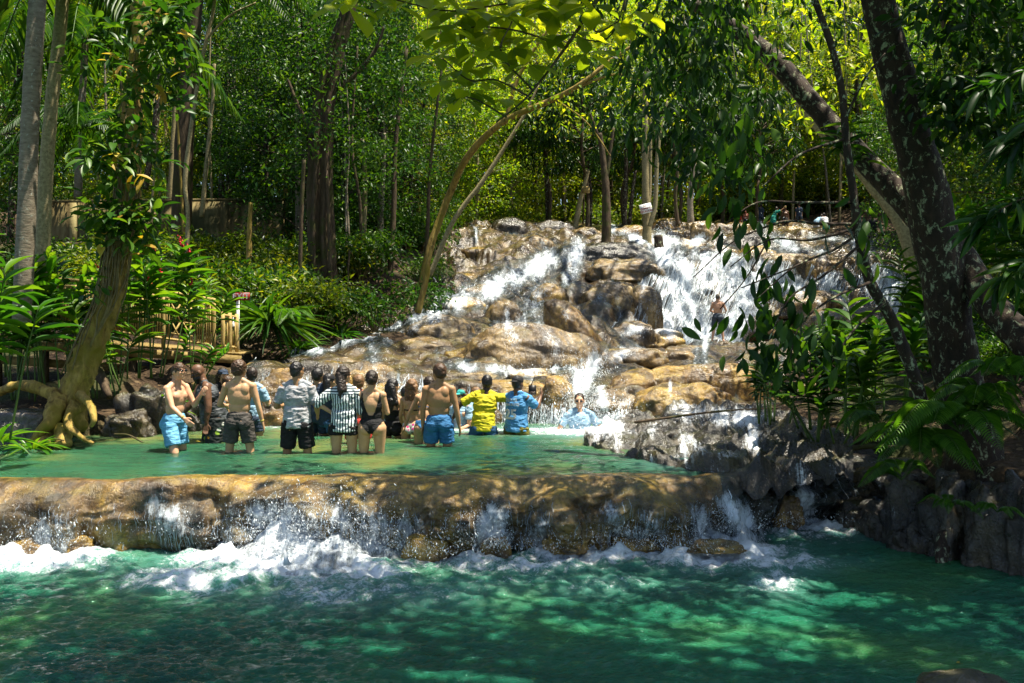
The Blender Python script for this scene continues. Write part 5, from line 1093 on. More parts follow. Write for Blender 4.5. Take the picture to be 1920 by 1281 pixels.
shade_tree('tall shade tree above the right bank, trunk out of view', [(15,13,2.4),(14.6,13.2,7),(14,13.6,11),(12,14,15)], targets(270, 2.5, 12, 8.5, 20, 2, lambda x, y: not (1330 < 960 + x / y * F < 1660 and y < 13.4 and math.sin(x * 5.1 + y * 3) > -.3) and not ((960 + x / y * F - 1540) ** 2 / 210 ** 2 + (y - 8.9) ** 2 / 1.15 ** 2 < 1) and ( 960 + x / y * F > 1430 or (y < 16 and 960 + x / y * F > 1200))), 90, 8, 14, .17, 'leaf_mid', 2)
shade_tree('tall shade tree above the left bank, trunk out of view', [(-17,12,.8),(-16.5,12.5,6),(-15,13.5,11),(-13,14.5,14)], targets(70, -14, -6.4, 17, 30, 3, lambda x, y: 960 + x / y * F < 700 and RNG.random() < .8), 80, 10, 15, .17, 'leaf_mid', 3)
shade_tree('tall shade tree over the wood left of the falls', [(-11,30,4),(-10.7,30,10),(-10,30,16),(-9,30,20)], targets(120, -12, -3, 22, 40, 4, lambda x, y: 470 < 960 + x / y * F < 790), 90, 14, 20, .2, 'leaf_mid', 4)
shade_tree('tall shade tree arching over the middle of the falls', [(16,30,3),(15,30,10),(12,29,16),(8,28,20)], targets(250, -6, 11, 19, 46, 5, lambda x, y: math.sin(x * 1.9 + y * .5) + math.sin(y * 1.1 - x * .7) > .35), 46, 18, 22, .2, 'leaf_bg', 5, .6)
# ================================================================== PEOPLE
def skin_mat(name, c):
    t = NT(name); v = t.coord(); n = t.noise(v, 5, 3); col = t.mix(t.ramp(n, [(.35, 0.0), (.65, 1.0)]), tuple(x * .82 for x in c), tuple(min(1, x * 1.12) for x in c))
    return t.done(t.pbr(col, t.ramp(t.noise(v, 9, 3), [(.35, .38), (.65, .62)]), t.bump(t.noise(v, 30, 3), .25, .01), .4))
SK = {'fair': skin_mat('fair sunburnt skin', (.60,.33,.20)), 'tan': skin_mat('tanned skin', (.50,.29,.155)), 'olive': skin_mat('olive skin', (.35,.19,.09)), 'brown': skin_mat('brown skin', (.13,.062,.032)), 'dark': skin_mat('dark skin', (.05,.026,.016)), 'red': skin_mat('sunburnt red skin', (.50,.17,.10))}
def cloth_mat(name, a, b=None, wet=.0, sc=9):
    t = NT(name); v = t.coord(); n = t.noise(v, sc, 3, .6, .6); b = b or tuple(x * .55 for x in a); col = t.mix(t.ramp(n, [(.35, 0.0), (.65, 1.0)]), b, a)
    return t.done(t.pbr(col, .75 - wet, t.bump(t.noise(t.coord(scale=(1, 1, 2.2)), 11, 3, .6, 1.2), .7, .03), .3))
def stripes_mat():
    t = NT('vertical striped cotton'); v = t.coord(); s = t.n("ShaderNodeSeparateXYZ"); t.l(v, s.inputs[0])
    wob = t.math('MULTIPLY', t.noise(v, 7, 2), .035); x = t.math('ADD', s.outputs[0], wob); a = t.math('FRACT', t.math('MULTIPLY', x, 26.0))
    z = t.math('FRACT', t.math('MULTIPLY', s.outputs[2], 26.0)); yoke = t.math('GREATER_THAN', s.outputs[2], 1.375)
    f = t.math('GREATER_THAN', t.mix(yoke, a, z), .52); return t.done(t.pbr(t.mix(f, (.62,.68,.68), (.015,.03,.045)), .75, t.bump(t.noise(v, 9, 3), .5, .03), .3))
def floral_mat(name, base, cols, sc=11, amt=.3):
    t = NT(name); v = t.coord(); d = t.voro(v, sc); c = t.voro(v, sc, 'F1', 'Color'); s = t.n("ShaderNodeSeparateColor"); t.l(c, s.inputs[0])
    col = t.ramp(s.outputs[0], [(i / len(cols), k) for i, k in enumerate(cols)], 'CONSTANT'); dd = t.math('ADD', d, t.math('MULTIPLY', t.noise(v, sc * 2.5, 2), .3))
    return t.done(t.pbr(t.mix(t.math('LESS_THAN', dd, amt + .18), base, col), .7, None, .3))
CL = {'sky': cloth_mat('sky blue swim shorts', (.16,.42,.62), (.10,.30,.50)), 'charcoal': cloth_mat('charcoal shorts', (.075,.068,.06), (.035,.03,.028)), 'black': cloth_mat('black cloth', (.012,.012,.014), (.006,.006,.007)),
 'wetgrey': cloth_mat('wet grey cotton', (.42,.44,.47), (.22,.21,.22), .2, 6), 'lblue': cloth_mat('light blue shirt', (.30,.45,.58), (.20,.33,.45)), 'navy': cloth_mat('dark navy cloth', (.03,.05,.09)), 'blue': cloth_mat('mid blue swim shorts', (.035,.16,.34), (.02,.10,.24)),
 'denim': cloth_mat('blue denim', (.04,.12,.26), (.02,.07,.16)), 'yellow': cloth_mat('yellow t-shirt', (.62,.55,.015), (.42,.36,.01), 0, 7), 'jersey': cloth_mat('blue jersey', (.10,.30,.55), (.05,.20,.42)), 'olive': cloth_mat('olive shorts', (.16,.14,.02), (.10,.09,.015)),
 'teal': cloth_mat('turquoise cap', (.05,.45,.40)), 'white': cloth_mat('white cloth', (.7,.7,.7)), 'red': cloth_mat('red cloth', (.45,.03,.02)), 'turq': cloth_mat('turquoise skirt', (.03,.38,.30)), 'slate': cloth_mat('slate blue shorts', (.07,.09,.12)), 'grtank': cloth_mat('black and grey tank top', (.10,.11,.12), (.012,.012,.014), .2, 3.2),
 'stripe': stripes_mat(), 'floral': floral_mat('black floral shorts', (.015,.02,.02), [(.55,.22,.02),(.02,.03,.02),(.20,.32,.03),(.5,.5,.45),(.02,.02,.02)], 9, .28), 'florbik': floral_mat('white floral swimwear', (.55,.55,.52), [(.6,.03,.12),(.02,.05,.05),(.55,.05,.25),(.03,.18,.08)], 16, .34)}
HM = {'black': plain('black hair', (.010,.008,.007), .35, .5, 120, .3, .5), 'brown': plain('brown hair', (.06,.03,.014), .4, .5, 120, .4, .4), 'dark': plain('dark brown hair', (.022,.013,.008), .4, .5, 120, .4, .4), 'light': plain('light brown hair', (.16,.085,.035), .45, .5, 120, .4, .4), 'grey': plain('greying hair', (.12,.10,.08), .5, .5, 120, .4)}
M['glass_dark'] = plain('dark lenses', (.008,.008,.01), .1, 0, 50, .1, .7); M['eye'] = plain('eye', (.02,.015,.012), .2, 0, 50, .1); M['gadget'] = plain('black plastic', (.012,.012,.012), .4); M['strap'] = plain('wristband', (.35,.28,.05), .5)

def remesh(g, name, mat, vox, parent, it=2, wr=0.0, wscale=9, seed=0, clip=None):
    o = g.build('tmp', mat); m = o.modifiers.new('r', 'REMESH'); m.mode = 'VOXEL'; m.voxel_size = vox; m.use_smooth_shade = True
    if it: s_ = o.modifiers.new('s', 'SMOOTH'); s_.iterations = it; s_.factor = .5
    me = bpy.data.meshes.new_from_object(o.evaluated_get(bpy.context.evaluated_depsgraph_get())); me.name = name
    old = o.data; bpy.data.objects.remove(o); bpy.data.meshes.remove(old)
    n = len(me.vertices); co = np.empty(n * 3); me.vertices.foreach_get('co', co); co = co.reshape(-1, 3)
    if wr and n:
        no = np.empty(n * 3); me.vertices.foreach_get('normal', no); co = co + no.reshape(-1, 3) * (wr * fbm(co * np.array((1, 1, 1.9)) + seed, wscale, 3, 2, True) - wr * .6)[:, None]; me.vertices.foreach_set('co', co.ravel())
    me.polygons.foreach_set('use_smooth', np.ones(len(me.polygons), bool)); me.materials.clear(); me.materials.append(mat); me.update()
    q_ = bpy.data.objects.new(name, me); COL.objects.link(q_); q_.parent = parent; return q_, co
V3, F3_ = ICO[3]
def capsule(g, a, b, ra, rb, flat=1.0, sq=(1, 1)):
    a, b = np.array(a, float), np.array(b, float); ax = nrm(b - a); dt = V3 @ ax; Vn = V3 - np.outer(dt, ax) * (1 - flat)
    Vn = Vn * np.array((sq[0], sq[1], 1)); g.add(np.where(dt[:, None] > 0, b + Vn * rb, a + Vn * ra), F3_)
def ellip(g, c, r, Rm=None):
    V = V3 * np.array(r); V = V @ Rm.T if Rm is not None else V; g.add(V + np.array(c), F3_)
def rot(x=0, y=0, z=0): return np.array(Euler((R(x), R(y), R(z))).to_matrix())

def person(px_, d, depth, H, head, label, skin='tan', female=False, bulk=1.0, lean=0, roll=0, hyaw=0, hpitch=0, LA=((-.15,.05,-1),(-.05,.2,-1)), RA=((.15,.05,-1),(.05,.2,-1)), stance=.10, shift=0,
           hair='short', hcol='dark', top=None, topcol=None, bottom='shorts', botcol='black', leglen=.55, cap=None, glasses=False, beard=False, sit=False, vox=.009, hold=None, z0=None, group='tourists standing in the upper pool', bracelet=False, tw=0, knee=0):
    s = H / 1.75; x = (px_ - 960) / F * d; zb = -depth if z0 is None else z0
    r = empty('person', (x, d, zb), label, 'person', group); r.rotation_euler = (0, 0, R(head)); r.scale = (s, s, s)
    hw = .16 if female else .182; hip = .105 if female else .095; bw = bulk
    pel = np.array((0, 0, .97)); Rt = rot(-lean, roll, tw); Rh2 = rot(-lean * .5, roll * .5, tw * .5)
    def Tt(p): return pel + Rt @ (np.array(p) - pel)
    def Tm(p): return pel + Rh2 @ (np.array(p) - pel)
    g = G(); c = G()
    # torso
    ellip(g, pel + (0, 0, -.01), (.165 * bw if not female else .178 * bw, .115 * bw, .13)); 
    ellip(g, Tm((0, .012 * bw, 1.12)), ((.135 if female else .15) * bw, .10 * bw + (.03 if bw > 1.15 else 0), .15), Rt)
    ellip(g, Tt((0, .0, 1.27)), ((.145 if female else .168) * bw, .112 * bw, .175), Rt)
    ellip(g, Tt((0, -.01, 1.37)), ((.135 if female else .155) * bw, .09, .085), Rt)
    for sx in (-1, 1):
        ellip(g, pel + np.array((sx * .075 * bw, -.055, -.07)), (.088 * bw, .085, .095)); ellip(g, Tt((sx * .075, -.055, 1.36)), (.07, .05, .09), Rt)
        capsule(g, Tt((sx * .03, -.012, 1.50)), Tt((sx * (hw - .035), -.005, 1.425)), .042, .046); ellip(g, Tt((sx * (.065 if female else .07), .075, 1.30)), (.068, .062 if female else .04, .06), Rt)
        ellip(g, Tt((sx * hw, 0, 1.405)), (.056 * bw, .056, .06), Rt)
    nk = Tt((0, -.005, 1.45)); hc = Tt((0, .015, 1.635)); Rm = rot(-hpitch - lean * .35, roll * .3, hyaw); 
    hc = nk + (hc - nk) * 1.0; capsule(g, nk, hc + Rm @ np.array((0, -.02, -.07)), .062 * (1.15 if bw > 1.1 else 1), .055)
    def Th(p): return hc + Rm @ np.array(p)
    ellip(g, Th((0, -.008, .02)), (.077, .096, .098), Rm); ellip(g, Th((0, .022, -.045)), (.058, .068, .072), Rm); ellip(g, Th((0, .05, -.085)), (.032, .03, .028), Rm)
    capsule(g, Th((0, .082, .02)), Th((0, .108, -.025)), .010, .015); capsule(g, Th((-.022, .078, -.06)), Th((.022, .078, -.06)), .012, .012); capsule(g, Th((-.04, .078, .032)), Th((.04, .078, .032)), .014, .014)
    for sx in (-1, 1): ellip(g, Th((sx * .078, -.008, -.01)), (.012, .022, .034), Rm); ellip(g, Th((sx * .04, .062, -.025)), (.022, .02, .02), Rm)
    # legs
    legs = []
    for sx in (-1, 1):
        h = np.array((sx * hip * bw, 0, .92))
        if sit: k = h + np.array((sx * .08, .42, .06)); a = k + np.array((0, .12, -.40))
        else: k = np.array((sx * (hip + stance * .5) + shift * .3, .03 + knee * .12 * (sx > 0), .50)); a = np.array((sx * (hip + stance) + shift, -.02 - knee * .2 * (sx > 0), .09))
        rt_ = (.098 if female else .088) * bw; capsule(g, h + np.array((0, 0, -.02)), h * .45 + k * .55, rt_, rt_ * .78); capsule(g, h * .45 + k * .55, k, rt_ * .78, .056 * bw)
        cf = k * .68 + a * .32; capsule(g, k, cf + np.array((0, -.012, 0)), .054 * bw, .057 * bw); capsule(g, cf + np.array((0, -.012, 0)), a, .055 * bw, .036); capsule(g, a + np.array((0, -.03, -.04)), a + np.array((sx * .03, .15, -.055)), .034, .026)
        legs.append((h, k, a))
    # arms and hands
    arms = []
    for sx, (e_, f_) in ((-1, LA), (1, RA)):
        sh = Tt((sx * hw, 0, 1.41)); el = sh + nrm(e_) * .285; wr_ = el + nrm(f_) * .245; arms.append((sh, el, wr_)); aw = bw if not female else bw * .88
        capsule(g, sh, sh * .4 + el * .6, .052 * aw, .046 * aw); capsule(g, sh * .4 + el * .6, el, .046 * aw, .038 * aw); capsule(g, el, el * .65 + wr_ * .35, .038 * aw, .038 * aw); capsule(g, el * .65 + wr_ * .35, wr_, .038 * aw, .025)
        fd = nrm(f_); sd = nrm(np.cross(fd, (sx * 1.0, .25, .1))); pm = np.cross(sd, fd); kn = wr_ + fd * .085
        for q_ in (-.6, 0, .6): capsule(g, wr_ + sd * q_ * .024, kn + sd * q_ * .036, .017, .016)
        curl = .9 if hold else .45
        for j, ln in enumerate((.066, .074, .070, .055)):
            b0 = kn + sd * (j - 1.5) * .0215; d1 = nrm(fd + pm * -sx * curl * .5); d2 = nrm(fd + pm * -sx * curl * 1.3); m_ = b0 + d1 * ln * .55; capsule(g, b0, m_, .0105, .0095); capsule(g, m_, m_ + d2 * ln * .5, .0095, .0085)
        t0 = wr_ + fd * .025 + sd * -.028; t1 = t0 + nrm(fd + sd * -1.0) * .042; capsule(g, t0, t1, .0135, .012); capsule(g, t1, t1 + nrm(fd - sd * .2) * .034, .0115, .0095)
    body, bco = remesh(g, 'body', SK[skin], vox, r, 2)
    def inv(p): return (p - pel) @ Rt + pel      # posed -> rest coordinates for the trunk
    # clothing
    if top in ('tshirt', 'tank', 'blouse'):
        e = .018 if top != 'tank' else .012; hem = .86 if top != 'blouse' else .84
        ellip(c, Tt((0, 0, 1.27)), ((.145 if female else .168) * bw + e, .115 * bw + e, .19), Rt); ellip(c, Tm((0, .01 * bw, 1.10)), ((.15 if female else .158) * bw + e, .105 * bw + e + (.03 if bw > 1.15 else 0), .2), Rt)
        capsule(c, Tm((0, 0, 1.12)), pel + np.array((0, 0, hem - .97 + .01)), .150 * bw + e, .178 * bw + e, .12, (1, .86)); 
        for sx in (-1, 1):
            if top == 'tank': capsule(c, Tt((sx * .085, -.02, 1.475)), Tt((sx * .10, -.03, 1.34)), .034, .075); capsule(c, Tt((sx * .085, .0, 1.475)), Tt((sx * .09, .05, 1.34)), .034, .07)
            else: capsule(c, Tt((sx * .055, -.008, 1.475)), Tt((sx * (hw - .03), -.004, 1.425)), .052, .062); ellip(c, Tt((sx * .075, -.05, 1.36)), (.085, .066, .10), Rt)
        if top != 'tank':
            for (sh, el, wr_), sx in zip(arms, (-1, 1)): f_ = .78 if top == 'tshirt' else 1.0; capsule(c, sh + (0, 0, .0), sh * (1 - f_) + el * f_, .066 * bw, .066 * bw, .15)
            if top == 'blouse':
                for (sh, el, wr_) in arms: capsule(c, el, el * .8 + wr_ * .2, .064, .058, .15)
        remesh(c, 'shirt', CL[topcol], vox * 1.1, r, 2, .010, 8, px_)
    elif top:
        def keep(q_):
            xx, yy, zz = np.abs(q_[:, 0]), q_[:, 1], q_[:, 2]
            if top == 'swimsuit': bk = (yy < 0) & (zz > 1.12 + 4.6 * np.clip(.125 - xx, 0, 1) * 0 + (xx < .115) * 0) & (xx < .118 * np.sqrt(np.clip((zz - 1.10) / .3, 0, 1))); return (zz < 1.44) & ~bk & (xx < .21) & (zz > .835 + 1.25 * np.clip(xx - .03, 0, .14)) & ~((zz > 1.36) & (xx > .145))
            if top == 'tanktop': return (zz < 1.25) & (zz > 1.0) | ((zz >= 1.25) & (zz < 1.45) & (np.abs(xx - .10) < .010))
            if top == 'bikini': return ((np.abs(zz - 1.245) < .014) | ((yy > 0) & (np.abs(zz - 1.29) < .06))) & (xx < .22)
        m = body.data; nf = len(m.polygons); fv = [tuple(p.vertices) for p in m.polygons]; n = len(m.vertices); no = np.empty(n * 3); m.vertices.foreach_get('normal', no); no = no.reshape(-1, 3)
        rq = inv(bco); dA = np.full(n, 9.0)
        for sh, el, wr_ in arms:
            for a_, b_ in ((sh * .75 + el * .25, el), (el, wr_), (wr_, wr_ + (wr_ - el) * .8)): ab = b_ - a_; t_ = np.clip(((bco - a_) @ ab) / (ab @ ab), 0, 1); dA = np.minimum(dA, np.linalg.norm(bco - a_ - t_[:, None] * ab, axis=1))
        def region(fn, nm, mt, off):
            kv = fn(rq) & (dA > .062); qd = np.array([f for f in fv if len(f) == 4]); kf = kv[qd].all(1); 
            if not kf.any(): return
            qq = qd[kf]; ids = np.unique(qq); mp = np.full(n, -1); mp[ids] = np.arange(len(ids)); gg = G(); gg.add(bco[ids] + no[ids] * off, mp[qq]); gg.build(nm, mt, r)
        region(keep, {'swimsuit': 'swimsuit', 'tanktop': 'tank_top', 'bikini': 'bikini_top'}[top], CL[topcol], .007)
        if bottom == 'briefs': region(lambda q_: (q_[:, 2] < 1.02) & (q_[:, 2] > .83 + 1.0 * np.clip(np.abs(q_[:, 0]) - .02, 0, .16)), 'bikini_bottom', CL[botcol], .008)
    if bottom == 'shorts':
        c = G(); ellip(c, pel + (0, 0, -.0), (.178 * bw, .132 * bw, .11)); capsule(c, pel + (0, 0, .055), pel + (0, 0, -.05), .163 * bw, .178 * bw, .15, (1, .76))
        for sx, (h, k, a) in zip((-1, 1), legs):
            ellip(c, pel + np.array((sx * .078 * bw, -.055, -.07)), (.098 * bw, .092, .10)); e_ = h * (1 - leglen) + k * leglen if leglen <= 1 else k * (2 - leglen) + a * (leglen - 1)
            capsule(c, h + (0, 0, -.01), e_, .108 * bw, (.102 if leglen > .4 else .115) * bw, .12)
        remesh(c, 'shorts', CL[botcol], vox * 1.1, r, 2, .009, 9, px_)
    # hair and head gear
    c = G()
    if hair != 'bald':
        e = {'buzz': .006, 'short': .016, 'curly': .018}.get(hair, .015)
        ellip(c, Th((0, -.022, .038)), (.078 + e, .088 + e, .090 + e), Rm); ellip(c, Th((0, -.045, .0)), (.070 + e, .062 + e, .085), Rm)
        if hair == 'long':
            for q_ in (-.5, 0, .5): capsule(c, Th((q_ * .1, -.07, .0)), Tt((q_ * .16 + .01, -.10, 1.36)), .062, .042)
            capsule(c, Tt((0, -.105, 1.40)), Tt((.01, -.12, 1.24)), .065, .022)
        if hair == 'pony': capsule(c, Th((0, -.09, .01)), Tt((-.02, -.115, 1.44)), .058, .05); capsule(c, Tt((-.02, -.115, 1.46)), Tt((-.035, -.125, 1.33)), .045, .015); capsule(c, Th((.03, -.07, -.02)), Tt((.03, -.10, 1.44)), .05, .03)
        if hair == 'bun': ellip(c, Th((0, -.115, .005)), (.034, .026, .034), Rm)
        if hair == 'shoulder':
            for q_ in (-.6, 0, .6): capsule(c, Th((q_ * .1, -.05, .0)), Tt((q_ * .12, -.07, 1.43)), .058, .038)
        remesh(c, 'hair', HM[hcol], vox, r, 1, .008 if hair != 'curly' else .013, 24, px_)
    if beard:
        c = G(); ellip(c, Th((0, .045, -.075)), (.064, .062, .056), Rm); ellip(c, Th((0, .07, -.12)), (.04, .035, .04), Rm); remesh(c, 'beard', HM['black'], vox, r, 1, .004, 26)
    if cap:
        c = G(); ellip(c, Th((0, -.012, .055)), (.093, .108, .078), Rm); sgn = -1 if cap[1] == 'back' else 1; capsule(c, Th((-.03, .085 * sgn, .045)), Th((.03, .085 * sgn, .045)), .055, .055, 1, (1, 1)) if 0 else ellip(c, Th((0, .115 * sgn, .038)), (.068, .065, .010), Rm)
        remesh(c, 'cap', CL[cap[0]], vox, r, 1)
    if glasses:
        c = G(); zz, yy = (-.005, .088) if glasses == 'eyes' else (.075, .085)
        for sx in (-1, 1): ellip(c, Th((sx * .033, yy, zz)), (.027, .012, .019), Rm); capsule(c, Th((sx * .06, yy - .01, zz)), Th((sx * .083, -.01, zz)), .004, .004)
        capsule(c, Th((-.01, yy + .006, zz)), Th((.01, yy + .006, zz)), .004, .004); c.build('sunglasses', M['glass_dark'], r)
    elif abs((head + hyaw) % 360 - 180) < 110:
        for sx in (-1, 1): c = G(); ellip(c, Th((sx * .030, .082, -.002)), (.011, .008, .008), Rm); c.build('eye', M['eye'], r)
    if bracelet:
        c = G(); sh, el, wr_ = arms[1]; fd = nrm(wr_ - el); capsule(c, wr_ - fd * .035, wr_ - fd * .02, .031, .031, .2); c.build('wristband', M['strap'], r)
    return r, arms, Rt, Tt

def wl(y): return CZ * F / (y - HOR)
DN = (.12,.05,-1)
person(326, wl(846), .53, 1.80, -112, 'bare-chested man in sky blue shorts at the left end, looking down, sunglasses on his head', 'fair', lean=6, hyaw=-8, hpitch=28, LA=((-.15,.35,-.8),(.25,.7,.65)), RA=((.15,.42,-.8),(-.1,.75,-.6)), hair='buzz', hcol='brown', botcol='sky', leglen=.72, glasses='top', bracelet=True, knee=1)
person(403, wl(828), .60, 1.86, 118, 'burly bald bearded man in a black tank top and floral shorts', 'brown', bulk=1.32, lean=20, hyaw=0, hpitch=20, LA=((-.30,-.05,-1),(-.05,.12,-1)), RA=((.15,.45,-.8),(.1,.6,-.8)), hair='bald', top='tank', topcol='grtank', botcol='floral', leglen=1.0, beard=True, glasses='eyes')
person(449, wl(848), .50, 1.80, 4, 'bare-backed man with curly hair in charcoal shorts', 'tan', hyaw=-28, LA=((-.35,.15,-.9),(.15,.9,-.15)), RA=((.28,-.02,-1),(.22,.12,-1)), hair='curly', hcol='brown', botcol='charcoal', leglen=.68, bracelet=True)
person(472, 14.7, .55, 1.66, -10, 'person in a plain light blue shirt half hidden behind the bare-backed man', 'tan', hyaw=20, top='tshirt', topcol='lblue', botcol='navy', LA=((-.1,.3,-.9),(.3,.9,0)), RA=((.3,.2,-.9),(-.3,.9,.1)))
person(418, 15.8, .62, 1.66, -150, 'woman in a dark cap and black dress behind the burly man', 'fair', True, hyaw=10, top='tshirt', topcol='black', botcol='black', leglen=.9, hair='shoulder', cap=('navy', 'front'), vox=.011)
person(427, 15.3, .62, 1.56, -120, 'tanned person in navy shorts squeezed between the burly man and the bare-backed man', 'tan', False, hair='short', hcol='brown', botcol='navy', leglen=.5, vox=.011)
person(557, wl(851), .50, 1.79, 0, 'man in a soaked grey t-shirt and black knee-length shorts', 'olive', bulk=1.06, hyaw=-28, LA=((-.42,.05,-1),(.1,.95,-.05)), RA=((.32,.05,-1),(-.12,.8,-.45)), hair='buzz', hcol='black', top='tshirt', topcol='wetgrey', botcol='black', leglen=.80)
person(596, 15.0, .60, 1.68, -20, 'person in a dark blue shirt behind the man in the soaked grey t-shirt', 'olive', hyaw=-20, hair='short', hcol='black', top='tshirt', topcol='navy', botcol='navy', leglen=.6, vox=.011)
person(617, 14.9, .62, 1.62, -50, 'woman in a black cap and denim shorts left of the striped blouse', 'tan', True, hyaw=-20, hair='shoulder', hcol='black', cap=('black', 'front'), top='tshirt', topcol='navy', botcol='denim', leglen=.4, vox=.011, LA=((-.3,.2,-.9),(.2,.8,-.4)))
person(645, wl(851), .50, 1.72, 0, 'woman in a black and white striped blouse, left hand on her hip', 'tan', True, 1.06, hyaw=-40, LA=((-.75,-.12,-.55),(.75,.15,-.5)), RA=((.30,.1,-1),(.05,.5,-.8)), hair='pony', hcol='dark', top='blouse', topcol='stripe', botcol='black', leglen=.28, stance=.02)
person(672, 13.9, .58, 1.62, 15, 'sunburnt person in red shorts mostly hidden behind the striped blouse', 'red', hair='short', hcol='light', botcol='red', leglen=.5, vox=.011)
person(697, wl(851), .50, 1.66, 0, 'woman in a black low-backed swimsuit with her hair in a bun', 'tan', True, 1.10, hyaw=0, hpitch=6, LA=((-.22,.15,-1),(.2,.9,.1)), RA=((.26,.1,-1),(-.2,.9,-.05)), hair='bun', hcol='dark', top='swimsuit', topcol='black', bottom=None, stance=.03)
person(737, wl(820), .74, 1.67, -12, 'woman with long black hair in a black tank top and black shorts', 'tan', True, 1.02, hyaw=-35, LA=((-.2,.1,-1),(0,.3,-1)), RA=((.22,.1,-1),(.12,.3,-1)), hair='long', hcol='black', top='tanktop', topcol='black', botcol='black', leglen=.22, vox=.010)
person(760, 16.0, .92, 1.62, 10, 'dark-haired bather of whom only the head shows between two women', 'olive', True, hair='bun', hcol='black', top='bikini', topcol='navy', bottom='briefs', botcol='navy', vox=.012)
person(773, wl(823), .70, 1.64, -8, 'woman with loose light brown hair in a floral bikini', 'tan', True, .95, hyaw=-10, LA=((-.2,.12,-1),(.0,.5,-.8)), RA=((.2,.2,-1),(-.1,.5,-.8)), hair='shoulder', hcol='light', top='bikini', topcol='black', bottom='briefs', botcol='florbik', vox=.010)
person(797, 14.0, .62, 1.64, 8, 'woman in a blue bikini bending behind the man in mid blue shorts', 'tan', True, .95, lean=14, roll=6, hyaw=20, LA=((-.45,.1,-.9),(-.35,.15,-1)), RA=((.1,.3,-1),(-.1,.5,-.8)), hair='bun', hcol='dark', top='bikini', topcol='blue', bottom='briefs', botcol='blue', shift=.15, vox=.010)
person(823, wl(841), .59, 1.82, 0, 'bare-backed man in mid blue shorts, arms hanging, head turned left', 'olive', bulk=1.05, hyaw=42, hpitch=6, LA=((-.16,.0,-1),(-.02,.12,-1)), RA=((.24,-.02,-1),(.16,.12,-1)), hair='short', hcol='brown', botcol='blue', leglen=.62, stance=.06)
person(866, wl(803), .98, 1.66, 165, 'woman in a turquoise cap and light blue shirt facing the camera', 'fair', True, 1.05, hyaw=-30, LA=((-.2,.2,-1),(.3,.8,-.2)), RA=((.2,.2,-1),(-.3,.8,-.2)), hair='shoulder', hcol='brown', cap=('teal', 'front'), glasses='eyes', top='tshirt', topcol='lblue', botcol='denim', leglen=.5, vox=.010)
person(893, 15.9, .96, 1.66, -140, 'woman in a pale blue shirt half hidden behind the man in yellow', 'fair', True, hyaw=10, hair='bun', hcol='light', LA=((-.2,.2,-1),(.5,.6,.2)), RA=((.2,.2,-1),(-.5,.6,.2)), top='tshirt', topcol='lblue', botcol='denim', vox=.011)
person(906, wl(815), .82, 1.80, 5, 'man in a yellow t-shirt with both arms stretched out', 'dark', lean=8, roll=6, hyaw=-12, LA=((-.85,.1,-.55),(-.45,.1,-.9)), RA=((.95,.25,-.05),(.95,.3,.15)), hair='buzz', hcol='black', top='tshirt', topcol='yellow', botcol='denim', leglen=.8, stance=.2, bulk=1.05)
jr, jarms, jRt, jT = person(968, wl(815), .82, 1.78, -28, 'man in a blue jersey with white number aiming a camera', 'brown', lean=4, hyaw=-12, LA=((-.1,.75,-.6),(.25,.7,.6)), RA=((.25,.75,-.6),(-.05,.65,.7)), hair='buzz', hcol='black', cap=('black', 'back'), top='tshirt', topcol='jersey', botcol='olive', leglen=.85, bulk=1.08, hold=True)
person(1087, 15.75, 1.17, 1.78, 182, 'smiling man in a wet blue shirt sitting in the plunging water', 'fair', bulk=1.06, lean=-6, hyaw=-8, LA=((-.55,.15,-.8),(-.25,.35,-.8)), RA=((.55,.15,-.8),(.35,.35,-.8)), hair='buzz', hcol='dark', glasses='eyes', top='tshirt', topcol='lblue', botcol='denim', sit=True, vox=.010)
person(1346, 30.6, 0, 1.60, -14, 'lone bare-backed man in slate shorts standing on the ledge before the great cascade', 'fair', bulk=1.04, hyaw=-20, hpitch=12, LA=((-.3,.2,-.9),(.3,.9,-.1)), RA=((.4,.15,-.9),(-.1,.9,-.2)), hair='buzz', hcol='grey', botcol='slate', leglen=.9, z0=at(0, 641, 30.6)[2], vox=.014, group='people higher up the falls')
FAR = [(1238,436,55,-10,'bather with a dark top behind the stump at the top of the falls','tan','tshirt','black','black',0),(1384,432,54,20,'pale bather at the upper left among the hanging leaves','red',None,None,'red',10),(1398,436,53,160,'red-haired bather sitting low behind the golden rocks','red',None,None,'navy',0),
 (1426,432,55,0,'bather in a dark top beside the woman in turquoise','brown','tshirt','navy','navy',0),(1450,440,52,-70,'bather in turquoise stretching an arm to the right','fair','tshirt','turq','turq',20),(1472,440,52,175,'bare-chested bather in a straw-coloured cap','brown',None,None,'black',0),
 (1498,432,54,0,'bather in dark blue with a white cap','fair','tshirt','navy','slate',0),(1530,448,51,-60,'bather bending forward in a pale blue shirt','fair','tshirt','lblue','white',50),(1549,452,50,10,'bather in turquoise shorts bending to the water','fair','tshirt','white','turq',25),
 (1618,462,46,30,'bather by the trees with a red bag','tan',None,None,'red',20),(1637,462,46,0,'bather in a dark top near the far right of the terrace','brown','tshirt','black','black',10)]
for px_, fy, d, hd, lb, sk, tp_, tc_, bc_, ln in FAR:
    kw = dict(RA=((.8,.5,.3),(.6,.5,.7))) if 'stretching' in lb else {}
    if 'cap' in lb: kw['cap'] = ('white' if 'white' in lb else 'olive', 'front')
    person(px_, d, 0, 1.62 if 'sitting' not in lb else 1.3, hd, lb, sk, px_ % 2 == 0, top=tp_, topcol=tc_, botcol=bc_, lean=ln, hair='short' if px_ % 2 else 'bun', z0=at(0, fy, d)[2], vox=.022, group='people higher up the falls', **kw)

